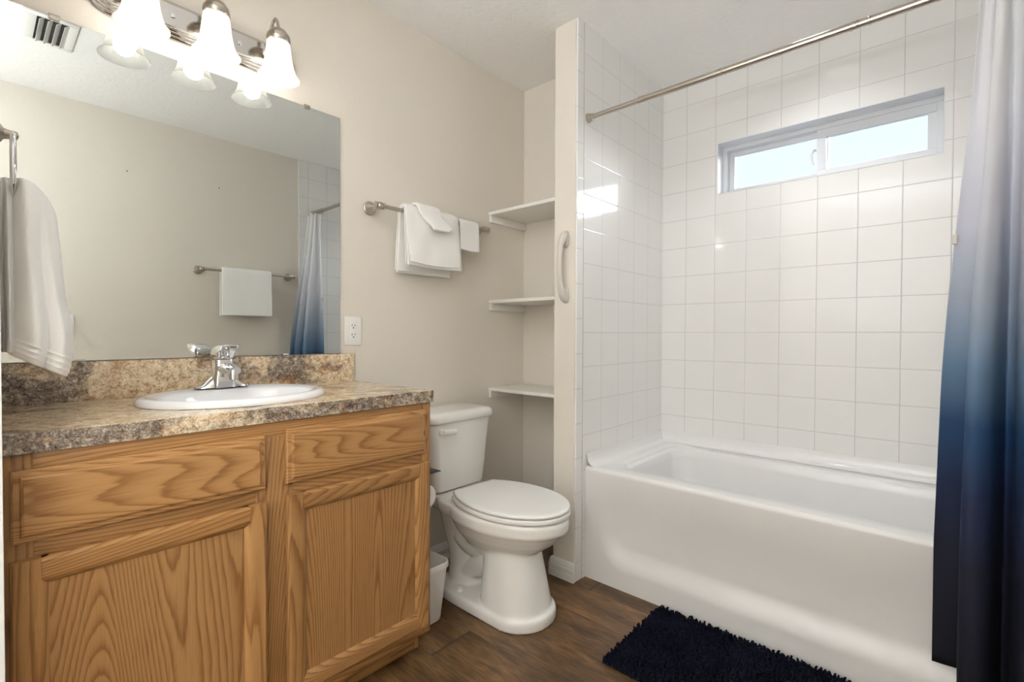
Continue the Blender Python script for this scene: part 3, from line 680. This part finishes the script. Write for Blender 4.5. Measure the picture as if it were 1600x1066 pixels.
bunch(bm, [(1.390, 0.045, -0.365, 0.008, 0.040, 0), (1.384, 0.0450, -0.365, 0.0120, 0.052, 0), (1.36, 0.0455, -0.366, 0.0115, 0.062, 0), (1.28, 0.0445, -0.37, 0.012, 0.07, 0), (1.16, 0.0445, -0.375, 0.012, 0.082, 0), (1.065, 0.0445, -0.38, 0.012, 0.088, 0), (1.045, 0.0445, -0.38, 0.011, 0.086, 0)], 4.0, folds=3)
towel('hand_towel', bm, 'white hand towel bunched through the towel ring at the left edge', 'towel', (0.07, -0.37, 1.02))

# ------------------------------------------------------------------ outlet and switch plate
def plate(label, x0, x1, z0, z1, yw, s, cat, switch=False):
    xc, zc = (x0 + x1) / 2, (z0 + z1) / 2; o = thing('switch_plate' if switch else 'wall_outlet', label, cat, (xc, yw, zc))
    bm = B(); ya, yb = sorted((yw - s * 0.0008, yw - s * 0.0065)); box(bm, x0, x1, ya, yb, z0, z1, 0.0025, 3); obj('cover_plate', bm, M_PLAST, o)
    ya, yb = sorted((yw - s * 0.006, yw - s * 0.0085)); bm = B(); box(bm, xc - 0.0165, xc + 0.0165, ya, yb, zc - 0.034, zc + 0.034, 0.0012)
    f = obj('rocker' if switch else 'receptacle', bm, M_PLAST, o)
    if not switch:
        for dz in (0.0185, -0.0185):
            for dx, w, h, dzz in ((-0.0065, 0.0011, 0.0042, 0.003), (0.0065, 0.0011, 0.0034, 0.003), (0, 0.0024, 0.0024, -0.0075)):
                bm = B(); box(bm, xc + dx - w, xc + dx + w, yw - s * 0.0091, yw - s * 0.0084, zc + dz + dzz - h, zc + dz + dzz + h); obj('slot', bm, M_SLOT, f)
plate('white double wall outlet right of the mirror above the backsplash', 0.988, 1.062, 1.0355, 1.1525, 0, 1, 'outlet')
plate('white switch plate on the opposite wall, seen in the mirror beside the hanging towel', 0.325, 0.395, 1.065, 1.185, YR, -1, 'switch', True)
for x, z, lb in ((0.648, 2.086, 'tiny dark screw in the opposite wall, higher left in the mirror'), (1.160, 2.096, 'tiny dark screw in the opposite wall, right one in the mirror')):
    bm = B(); lathe(bm, [(0.001, 0.006), (0.003, 0.005), (0.0035, 0.0008)], (0, 0, 0), 'Y', 12, False, True)
    bmesh.ops.rotate(bm, verts=bm.verts, cent=(0, 0, 0), matrix=Matrix.Rotation(PI, 3, 'Z')); bmesh.ops.translate(bm, verts=bm.verts, vec=(x, YR, z))
    tag(obj('wall_screw', bm, M_SLOT, None, off=Vector((x, YR, z))), lb, 'screw', 'screws left in the wall')

# ------------------------------------------------------------------ niche shelves, grab handle
for zt, lb in ((1.715, 'top white shelf in the niche above the toilet, beside the towel bar end'), (1.258, 'middle white shelf in the niche above the toilet'), (0.802, 'lowest white shelf in the niche just above the toilet tank')):
    s_ = thing('wall_shelf', lb, 'shelf', (1.94, -0.235, zt - 0.016), 'shelves in the toilet niche')
    bm = B(); box(bm, 1.801, XN - 0.001, YP1 + 0.001, -0.001, zt - 0.0165, zt, 0.0012); obj('board', bm, M_SHELF, s_)
    for y0, y1 in ((-0.018, -0.001), (YP1 + 0.001, YP1 + 0.018)):
        bm = B(); box(bm, 1.806, XN - 0.001, y0, y1, zt - 0.053, zt - 0.017, 0.001); obj('cleat', bm, M_SHELF, s_)
GY = -0.541
gh = thing('grab_handle', 'grey plastic grab handle on the end of the partition wall', 'grab handle', (XP, GY, 1.22))
bm = B()
P = [(XP - 0.002, GY, 1.530), (XP - 0.010, GY, 1.520), (XP - 0.020, GY + 0.002, 1.505), (XP - 0.036, GY + 0.003, 1.475), (XP - 0.046, GY + 0.003, 1.43), (XP - 0.048, GY + 0.003, 1.376), (XP - 0.046, GY + 0.003, 1.322), (XP - 0.036, GY + 0.003, 1.277), (XP - 0.020, GY + 0.002, 1.247), (XP - 0.010, GY, 1.232), (XP - 0.002, GY, 1.222)]
Rr = [(0.006, 0.010), (0.013, 0.0165), (0.0165, 0.0185), (0.0135, 0.0145), (0.0105, 0.0115), (0.0100, 0.0110), (0.0105, 0.0115), (0.0135, 0.0145), (0.0165, 0.0185), (0.013, 0.0165), (0.006, 0.010)]
Ps = spline(P, 6); Rs = [tuple(v)[:2] for v in spline([Vector((a, b, 0)) for a, b in Rr], 6)]
tube(bm, Ps, Rs, 18); obj('grip', bm, M_GRAB, gh, True, 60)
for z in (1.258, 1.494):
    bm = B(); R = []
    for dx, f in ((-0.001, 1.0), (-0.010, 0.97), (-0.018, 0.8)): R.append([(XP + dx, GY + 0.0165 * f * math.cos(a), z + (0.034 * f) * math.sin(a)) for a in [2 * PI * k / 28 for k in range(28)]])
    loft(bm, R, True, True, True); obj('base_cap', bm, M_GRAB, gh, True, 60)

# ------------------------------------------------------------------ toilet
TX = 1.409
toi = thing('toilet', 'white two-piece toilet with closed lid below the niche shelves', 'toilet', (TX, -0.42, 0))
def egg(cx, w, yb, yf, z, wb=None, n=64, p=2.0):
    """bowl outline: round front, softer back"""
    ym = yb - (yb - yf) * 0.44; out = []
    for k in range(n):
        a = 2 * PI * k / n; c, s_ = math.cos(a), math.sin(a)
        if s_ <= 0: out.append((cx + w * c, ym + (ym - yf) * s_, z))
        else:
            q = 2.0 / 2.6; wv = w if wb is None else w
            out.append((cx + wv * math.copysign(abs(c) ** q, c), ym + (yb - ym) * abs(s_) ** q, z))
    return out
bm = B()
loft(bm, [egg(TX + .005, *r) for r in ((0.085, -0.33, -0.60, 0.215), (0.103, -0.31, -0.632, 0.245), (0.126, -0.29, -0.672, 0.272), (0.150, -0.275, -0.712, 0.302), (0.166, -0.265, -0.740, 0.330), (0.1745, -0.26, -0.754, 0.347), (0.1785, -0.255, -0.762, 0.352), (0.1815, -0.25, -0.768, 0.360), (0.182, -0.25, -0.769, 0.392), (0.178, -0.255, -0.764, 0.401), (0.17, -0.26, -0.757, 0.4035))], True, True, True)
# rear deck under the tank
loft(bm, [rrect(TX - 0.105, TX + 0.125, -0.33, -0.045, 0.05, 0.345), rrect(TX - 0.118, TX + 0.140, -0.35, -0.035, 0.05, 0.365), rrect(TX - 0.120, TX + 0.142, -0.35, -0.03, 0.05, 0.398), rrect(TX - 0.114, TX + 0.136, -0.345, -0.036, 0.05, 0.4045)], True, True, True)
loft(bm, [rrect(TX - 0.145, TX + 0.15, -0.48, -0.20, 0.09, 0.352), rrect(TX - 0.150, TX + 0.155, -0.48, -0.19, 0.09, 0.372), rrect(TX - 0.150, TX + 0.155, -0.48, -0.19, 0.09, 0.398), rrect(TX - 0.145, TX + 0.15, -0.48, -0.20, 0.09, 0.4035)], True, True, True)
# pedestal column
loft(bm, [rrect(TX - w, TX + w, yf, yb, r, z, 10) for w, yf, yb, r, z in ((0.128, -0.693, -0.40, 0.122, 0.03), (0.124, -0.684, -0.405, 0.118, 0.06), (0.116, -0.668, -0.41, 0.110, 0.13), (0.109, -0.652, -0.415, 0.104, 0.20), (0.105, -0.642, -0.42, 0.100, 0.25), (0.105, -0.640, -0.42, 0.100, 0.275))], True, True, True)
# foot
loft(bm, [rrect(TX - w, TX + w, yf, yb, r, z, 14) for w, yf, yb, r, z in ((0.137, -0.706, -0.165, 0.134, 0.0), (0.138, -0.707, -0.164, 0.135, 0.006), (0.138, -0.707, -0.164, 0.135, 0.030), (0.134, -0.703, -0.168, 0.131, 0.040), (0.126, -0.695, -0.176, 0.124, 0.045))], True, True, True)
# trapway
for pts, rr in (([(TX, -0.265, 0.03), (TX, -0.262, 0.10), (TX, -0.255, 0.17), (TX, -0.238, 0.235), (TX, -0.225, 0.285), (TX, -0.215, 0.33), (TX, -0.20, 0.375)], [(0.073, 0.088), (0.066, 0.082), (0.066, 0.080), (0.072, 0.086), (0.075, 0.092), (0.078, 0.094), (0.085, 0.098)]),
                ([(TX, -0.45, 0.285), (TX, -0.38, 0.235), (TX, -0.33, 0.22), (TX, -0.27, 0.24)], [(0.085, 0.10), (0.07, 0.088), (0.06, 0.082), (0.05, 0.075)]),
                ([(TX, -0.50, 0.19), (TX, -0.42, 0.16), (TX, -0.34, 0.12), (TX, -0.28, 0.09)], [(0.06, 0.088), (0.055, 0.080), (0.05, 0.065), (0.05, 0.06)])):
    sp_ = spline(pts, 6); rs = [tuple(v)[:2] for v in spline([Vector((a, b, 0)) for a, b in rr], 6)]; tube(bm, sp_, rs, 28)
def remeshed(bm, vox, it, name):
    me = finish(bm, 'tmp', False); o = bpy.data.objects.new('tmp', me); COL.objects.link(o)
    r = o.modifiers.new('r', 'REMESH'); r.mode = 'VOXEL'; r.voxel_size = vox; r.use_smooth_shade = True
    s_ = o.modifiers.new('s', 'SMOOTH'); s_.factor = 0.5; s_.iterations = it
    dg = bpy.context.evaluated_depsgraph_get(); dg.update(); e = o.evaluated_get(dg); me2 = bpy.data.meshes.new_from_object(e)
    bpy.data.objects.remove(o); bpy.data.meshes.remove(me); me2.name = name; me2.materials.clear()
    for p in me2.polygons: p.use_smooth = True
    return me2
def mesh_part(name, me, mat, parent):
    v = parent_world(parent); me.transform(Matrix.Translation(-v)); me.materials.append(mat)
    o = bpy.data.objects.new(name, me); COL.objects.link(o); o.parent = parent; return o
mesh_part('bowl', remeshed(bm, 0.0045, 7, 'bowl'), M_PORC, toi)
def lidring(w, bw, yb, yf, z, n=40):
    ym = yb - (yb - yf) * 0.47; out = []
    for k in range(n + 1):
        a = PI * k / n; out.append((TX + .008 + w * math.cos(a), ym - (ym - yf) * math.sin(a), z))
    # left side back to the hinge line, then right side
    left = []
    for k in range(1, 9):
        q = k / 8; left.append((TX + .008 - lerp(w, bw, q ** 2.2), lerp(ym, yb, q), z))
    right = [(2 * (TX + .008) - x, y, zz) for x, y, zz in reversed(left)]
    return out + left + right
def slab_lid(name, w, bw, yb, yf, z0, z1, rnd, mat, crown=0.0):
    bm = B(); R = []
    for ins, z in ((rnd, z0), (rnd * 0.3, z0 + rnd * 0.3), (0, z0 + rnd), (0, z1 - rnd), (rnd * 0.3, z1 - rnd * 0.3), (rnd, z1), (rnd + 0.02, z1 + crown * 0.5), (rnd + 0.06, z1 + crown)):
        R.append(lidring(w - ins, bw - ins, yb - ins, yf + ins, z))
    loft(bm, R, True, True, True); return obj(name, bm, mat, toi, True, 50)
slab_lid('seat', 0.1805, 0.118, -0.292, -0.768, 0.4065, 0.4245, 0.004, M_PLAST)
slab_lid('seat_lid', 0.1795, 0.114, -0.296, -0.766, 0.4285, 0.4405, 0.004, M_PLAST, 0.0025)
for dx in (-0.07, 0.07):
    bm = B(); box(bm, TX + .008 + dx - 0.018, TX + .008 + dx + 0.018, -0.298, -0.270, 0.404, 0.432, 0.006, 3); obj('hinge', bm, M_PLAST, toi)
bm = B(); KX = 1.431
def tring(hx, yf, yb, r, z, bow=0.012):
    return [(x, y - (bow * (1 - ((x - KX) / hx) ** 2) if y < (yf + yb) / 2 else 0), z) for x, y, _ in rrect(KX - hx, KX + hx, yf, yb, r, z, 10)]
loft(bm, [tring(*r) for r in ((0.135, -0.190, -0.05, 0.03, 0.4075), (0.146, -0.203, -0.04, 0.035, 0.412), (0.150, -0.207, -0.036, 0.036, 0.425), (0.160, -0.212, -0.030, 0.036, 0.53), (0.172, -0.218, -0.024, 0.036, 0.66), (0.176, -0.220, -0.022, 0.036, 0.7045))], True, True, True)
obj('tank', bm, M_PORC, toi, True, 50)
bm = B()
loft(bm, [tring(*r) for r in ((0.176, -0.222, -0.020, 0.036, 0.705), (0.184, -0.229, -0.014, 0.038, 0.706), (0.188, -0.233, -0.012, 0.04, 0.712), (0.189, -0.234, -0.011, 0.04, 0.728), (0.185, -0.230, -0.014, 0.04, 0.740), (0.174, -0.219, -0.024, 0.038, 0.7465), (0.15, -0.195, -0.045, 0.03, 0.749))], True, True, True)
obj('tank_lid', bm, M_PORC, toi, True, 60)
bm = B(); lathe(bm, [(0.001, 0.0), (0.013, 0.0), (0.013, 0.008), (0.009, 0.012), (0.001, 0.013)], (1.302, -0.224, 0.672), 'Y', 20)
tube(bm, spline([(1.302, -0.238, 0.672), (1.315, -0.2405, 0.672), (1.345, -0.2425, 0.670), (1.368, -0.243, 0.668)], 5), [(0.0115, 0.0055)] * 16, 12); obj('flush_lever', bm, M_PLAST, toi)
for s_ in (-1, 1):
    bm = B(); lathe(bm, [(0.0145, 0.043), (0.0145, 0.052), (0.012, 0.058), (0.006, 0.061), (0.001, 0.0615)], (TX + s_ * 0.103, -0.335, 0), n=20, cap0=True); obj('bolt_cap', bm, M_PLAST, toi)

# ------------------------------------------------------------------ waste basket, paper holder
tc_ = thing('waste_basket', 'small white plastic waste basket between vanity and toilet', 'waste basket', (1.115, -0.27, 0))
bm = B(); bx = lambda ins, z: rrect(1.036 + ins, 1.205 - ins, -0.398 + ins, -0.150 - ins, 0.035 - ins * 0.4, z, 8)
loft(bm, [bx(0.026, 0.012), bx(0.004, 0.222), bx(0.001, 0.225), bx(-0.003, 0.223), bx(-0.004, 0.219), bx(-0.004, 0.205), bx(0.001, 0.203), bx(0.020, 0.008), bx(0.024, 0.0015), bx(0.03, 0.001)], True, True, True); obj('bin', bm, M_PLAST, tc_, True, 40)
HX = VX1 + 0.0008
ph = thing('paper_holder', 'black metal toilet paper holder with top shelf on the vanity side', 'paper holder', (HX, -0.37, 0.585))
bm = B(); box(bm, HX, 1.128, -0.432, -0.305, 0.584, 0.588, 0.0015); box(bm, HX, HX + 0.003, -0.432, -0.305, 0.545, 0.584, 0.001); obj('shelf_plate', bm, M_BLACK, ph)
bm = B(); box(bm, 1.058, 1.080, -0.4305, -0.4265, 0.505, 0.584, 0.001); obj('bracket', bm, M_BLACK, ph)
bm = B(); tube(bm, [(1.069, -0.4275, 0.511), (1.069, -0.318, 0.511)], 0.007, 12); obj('bar', bm, M_BLACK, ph)
bm = B(); loft(bm, [[(1.069 + r * math.cos(a), y, 0.5005 + r * math.sin(a)) for a in [2 * PI * k / 40 for k in range(40)]] for r, y in ((0.0195, -0.322), (0.044, -0.322), (0.045, -0.324), (0.045, -0.418), (0.044, -0.420), (0.0195, -0.420), (0.018, -0.418), (0.018, -0.324), (0.0195, -0.322))])
tag(obj('paper_roll', bm, M_PAPER, None, off=Vector((1.069, -0.37, 0.5))), 'white toilet paper roll on the black holder beside the vanity', 'toilet paper')

# ------------------------------------------------------------------ bathtub
XA = 1.8198; TZ = 0.4946; TY0, TY1 = YR + 0.0105, YP2 - 0.0005; TXB = XB - 0.0005
tub = thing('bathtub', 'white alcove bathtub with recessed apron beneath the window', 'bathtub', (2.2, -1.3, 0))
bm = B()
ny, nz = 150, 60
rows = []
for j in range(nz + 1):
    z = TZ * j / nz; row = []
    for i in range(ny + 1):
        y = lerp(TY1, TY0, i / ny)
        ys = min(TY1 - y, y - TY0)
        # distance inside a rounded panel: left/right margin, bottom margin
        qx = 0.115 - ys; qz = 0.125 - z; r_ = 0.09
        d = -min(max(qx, qz) - 0, 0) if False else 0
        ax_, az_ = qx + r_, qz + r_
        sd = (math.hypot(max(ax_, 0), max(az_, 0)) - r_) if (ax_ > 0 or az_ > 0) else max(ax_, az_) - r_
        dep = 0.030 * sm(0.045, -0.050, sd) * sm(TZ - 0.004, 0.22, z)
        x = XA + dep
        if z > TZ - 0.012: 
            q = (z - (TZ - 0.012)) / 0.012; x = XA + 0.012 * (1 - math.sqrt(max(0, 1 - q * q)))
        row.append((x, y, z))
    rows.append(row)
rows.append([(XA + 0.075, p[1], TZ) for p in rows[-1]])
loft(bm, rows[:-1], False)
obj('apron', bm, M_TUB, tub, True, 60)
bm = B(); k = 10
ring = lambda x0, x1, y0, y1, r, z: rrect(x0, x1, y0, y1, r, z, k)
IX0, IX1, IY0, IY1 = 1.912, 2.545, -1.90, -0.690
def inn(d, z, r): return ring(IX0 + d, IX1 - d, IY0 + d, IY1 - d, r, z)
R = [ring(XA + 0.0117, TXB, TY0, TY1, 0.001, TZ), inn(-0.004, TZ, 0.115), inn(0.0, TZ - 0.0015, 0.112), inn(0.004, TZ - 0.006, 0.11), inn(0.007, TZ - 0.014, 0.108), inn(0.011, TZ - 0.018, 0.105), inn(0.024, TZ - 0.020, 0.10), inn(0.028, TZ - 0.024, 0.10), inn(0.034, TZ - 0.06, 0.10), inn(0.055, 0.27, 0.11), inn(0.075, 0.17, 0.12), inn(0.10, 0.135, 0.12), inn(0.14, 0.12, 0.10), inn(0.20, 0.117, 0.08)]
loft(bm, R, True, False, True)
obj('basin', bm, M_TUB, tub, True, 50)
bm = B()
prof = [(0.050, TZ - 0.0005), (0.038, TZ + 0.0012), (0.026, TZ + 0.005), (0.016, TZ + 0.012), (0.009, TZ + 0.023), (0.005, TZ + 0.038), (0.003, 0.549), (0.0, 0.549)]
loft(bm, [[(XA + 0.006, TY1 - d, z), (TXB - d, TY1 - d, z), (TXB - d, TY0 + d, z), (XA + 0.006, TY0 + d, z)] for d, z in prof], False)
obj('wall_flange', bm, M_TUB, tub, True, 40)

# ------------------------------------------------------------------ shower rod, curtain and rings
RX_, RZ_ = 1.826, 2.036
rod = thing('shower_rod', 'brushed steel tension rod across the tub alcove', 'shower rod', (RX_, -1.3, RZ_))
bm = B(); tube(bm, [(RX_, YP2 - 0.02, RZ_), (RX_, -0.84, RZ_)], 0.0105, 16); tube(bm, [(RX_, -0.84, RZ_), (RX_, YR + 0.02, RZ_)], 0.0125, 16)
for y in (-0.842, -0.858): lathe(bm, [(0.0125, -0.004), (0.0142, -0.003), (0.0142, 0.003), (0.0125, 0.004)], (RX_, y, RZ_), 'Y', 20)
for y in (-1.165, -1.18, -1.555, -1.57, -1.60): lathe(bm, [(0.0125, -0.003), (0.0138, -0.002), (0.0138, 0.002), (0.0125, 0.003)], (RX_, y, RZ_), 'Y', 20)
obj('tube', bm, M_NICKEL, rod)
for y, s_ in ((YP2, 1), (YR + 0.010, -1)):
    bm = B(); lathe(bm, [(0.001, 0.0005), (0.021, 0.0005), (0.021, 0.005), (0.018, 0.008), (0.018, 0.013), (0.0155, 0.016), (0.0155, 0.026), (0.0115, 0.028)], (0, 0, 0), 'Y', 28)
    if s_ < 0: bmesh.ops.rotate(bm, verts=bm.verts, cent=(0, 0, 0), matrix=Matrix.Rotation(PI, 3, 'Z'))
    bmesh.ops.translate(bm, verts=bm.verts, vec=(RX_, y, RZ_)); obj('end_cap', bm, M_NICKEL, rod)
CX = 1.805
plan_b = [(1.797, -1.766), (1.800, -1.800), (1.797, -1.838), (1.76, -1.842), (1.70, -1.828), (1.660, -1.818), (1.648, -1.838), (1.668, -1.868), (1.72, -1.888), (1.757, -1.900), (1.735, -1.915), (1.67, -1.915), (1.630, -1.928), (1.632, -1.950), (1.70, -1.966), (1.75, -1.980), (1.71, -1.996), (1.64, -2.000), (1.62, -2.008), (1.66, -2.014)]
plan_t = [(1.800, -1.842), (1.812, -1.852), (1.812, -1.866), (1.800, -1.872), (1.785, -1.872), (1.775, -1.876), (1.776, -1.886), (1.790, -1.894), (1.808, -1.902), (1.812, -1.912), (1.800, -1.922), (1.782, -1.928), (1.776, -1.938), (1.784, -1.948), (1.800, -1.956), (1.812, -1.966), (1.802, -1.978), (1.782, -1.988), (1.776, -1.998), (1.785, -2.008)]
sb = spline([Vector((*p, 0)) for p in plan_b], 7); st = spline([Vector((*p, 0)) for p in plan_t], 7)
bm = B(); rows = []
NZ = 90
for j in range(NZ + 1):
    z = lerp(2.012, 0.168, j / NZ); w = sm(2.05, 0.9, z) * 0.55 + 0.45 * min(1, (2.012 - z) / 1.5)
    row = []
    for i, (a, b) in enumerate(zip(st, sb)):
        p = a.lerp(b, w)
        u = i / (len(st) - 1)
        wr = 0.0035 * noise.noise(Vector((u * 9, z * 3.1, 2.2))) + 0.0015 * noise.noise(Vector((u * 20, z * 16, 7.7)))
        row.append((p.x + wr * sm(0, .04, u), max(p.y + wr * 0.4 * sm(0, .04, u), YR + 0.0125), z))
    rows.append(row)
loft(bm, rows, False)
o = obj('shower_curtain', bm, M_CURT, None, True, 0, off=Vector((1.72, -1.88, 0)), fix=False); tag(o, 'white to navy ombre shower curtain drawn to the right end of the tub', 'shower curtain')
so = o.modifiers.new('thick', 'SOLIDIFY'); so.thickness = 0.0012
zc_ = 1.345; wq = sm(2.05, 0.9, zc_) * 0.55 + 0.45 * min(1, (2.012 - zc_) / 1.5); pq = st[0].lerp(sb[0], wq)
bm = B(); box(bm, pq.x - 0.012, pq.x + 0.006, pq.y - 0.006, pq.y + 0.005, zc_ - 0.013, zc_ + 0.013, 0.0015)
ck = obj('edge_clip', bm, M_GRAB, o); ck['label'] = 'small grey clip on the curtain edge'
for i, y in enumerate((-1.850, -1.874, -1.898, -1.922, -1.946, -1.970)):
    bm = B(); tube(bm, [(RX_ + 0.0165 * math.sin(2 * PI * q / 24) - 0.002, y + 0.002 * math.sin(q), RZ_ - 0.006 + 0.022 * math.cos(2 * PI * q / 24)) for q in range(25)], 0.0015, 8, False)
    tag(obj('curtain_ring', bm, M_NICKEL, None, off=Vector((RX_, y, RZ_))), 'thin metal curtain ring on the shower rod at the curtain top', 'curtain ring', 'curtain rings on the rod')

# ------------------------------------------------------------------ bath mat
mx0, mx1, my0, my1 = 1.372, 1.796, -1.585, -0.958
mt = thing('bath_mat', 'navy blue chenille bath mat on the floor along the tub', 'bath mat', ((mx0 + mx1) / 2, (my0 + my1) / 2, 0))
bm = B(); box(bm, mx0 + 0.004, mx1 - 0.004, my0 + 0.004, my1 - 0.004, 0.0008, 0.007, 0.002); obj('backing', bm, M_MATB, mt)
bm = B(); st_ = 0.0088; rnd = random.Random(3)
nx_, ny_ = int((mx1 - mx0) / st_), int((my1 - my0) / st_)
for i in range(nx_ + 1):
    for j in range(ny_ + 1):
        x = mx0 + 0.004 + (mx1 - mx0 - 0.008) * i / nx_ + rnd.uniform(-.003, .003); y = my0 + 0.004 + (my1 - my0 - 0.008) * j / ny_ + rnd.uniform(-.003, .003)
        edge = min(i, j, nx_ - i, ny_ - j) == 0
        a = rnd.uniform(0, 2 * PI); ln = rnd.uniform(0.5, 1.0); h = rnd.uniform(0.013, 0.021)
        dx, dy = math.cos(a) * 0.006 * ln, math.sin(a) * 0.006 * ln
        if x + dx > mx1 + 0.010: dx = -abs(dx)
        r0 = rnd.uniform(0.0033, 0.0042)
        pts = [(x, y, 0.005), (x + dx * .3, y + dy * .3, 0.005 + h * .5), (x + dx, y + dy, 0.005 + h), (x + dx * 1.15, y + dy * 1.15, 0.005 + h + 0.0015)]
        rg = []
        for (px, py, pz), r in zip(pts, (r0, r0, r0 * 0.9, r0 * 0.3)):
            rg.append([(px + r * math.cos(PI / 3 * q), py + r * math.sin(PI / 3 * q), pz) for q in range(6)])
        loft(bm, rg, True, False, True)
pl = obj('pile', bm, M_PILE, mt, True, 0, fix=False); pl['kind'] = 'stuff'

# ------------------------------------------------------------------ ceiling fittings
va = thing('ceiling_vent', 'white ceiling air vent reflected at the top left of the mirror', 'vent', (0.24, -1.24, H))
bm = B(); vx0, vx1, vy0, vy1 = 0.150, 0.330, -1.40, -1.10
for q in ((vx0, vx1, vy0, vy0 + 0.03), (vx0, vx1, vy1 - 0.03, vy1), (vx0, vx0 + 0.045, vy0 + 0.03, vy1 - 0.03), (vx1 - 0.03, vx1, vy0 + 0.03, vy1 - 0.03)): box(bm, *q, H - 0.007, H - 0.0005, 0.002)
obj('frame', bm, M_TRIM, va)
bm = B(); box(bm, vx0 + 0.04, vx1 - 0.025, vy0 + 0.025, vy1 - 0.025, H - 0.0016, H - 0.0006); obj('duct_opening', bm, M_DUCT, va)
for i in range(4):
    xc = vx0 + 0.060 + i * 0.027; bm = B(); box(bm, -0.011, 0.011, vy0 + 0.03, vy1 - 0.03, -0.0006, 0.0006)
    bmesh.ops.rotate(bm, verts=bm.verts, cent=(0, 0, 0), matrix=Matrix.Rotation(math.radians(-40), 3, 'Y')); bmesh.ops.translate(bm, verts=bm.verts, vec=(xc, 0, H - 0.0095)); obj('louver', bm, M_TRIM, va)
rl = thing('recessed_light', 'round recessed ceiling light over the tub, at the top edge', 'light fixture', (2.175, -1.36, H))
bm = B(); lathe(bm, [(0.060, H - 0.001), (0.085, H - 0.001), (0.085, H - 0.003), (0.080, H - 0.006), (0.066, H - 0.006), (0.060, H - 0.003)], (2.175, -1.36, 0), n=48); obj('trim_ring', bm, M_TRIM, rl)
bm = B(); lathe(bm, [(0.001, H - 0.004), (0.04, H - 0.0035), (0.062, H - 0.002)], (2.175, -1.36, 0), n=32); obj('lens', bm, M_LENS, rl)
lamp('recessed_lamp_light', 'SPOT', (2.175, -1.36, H - 0.008), TUB_W, (0.96, 0.98, 1.0), spot_size=math.radians(134), spot_blend=1.0, shadow_soft_size=0.055)
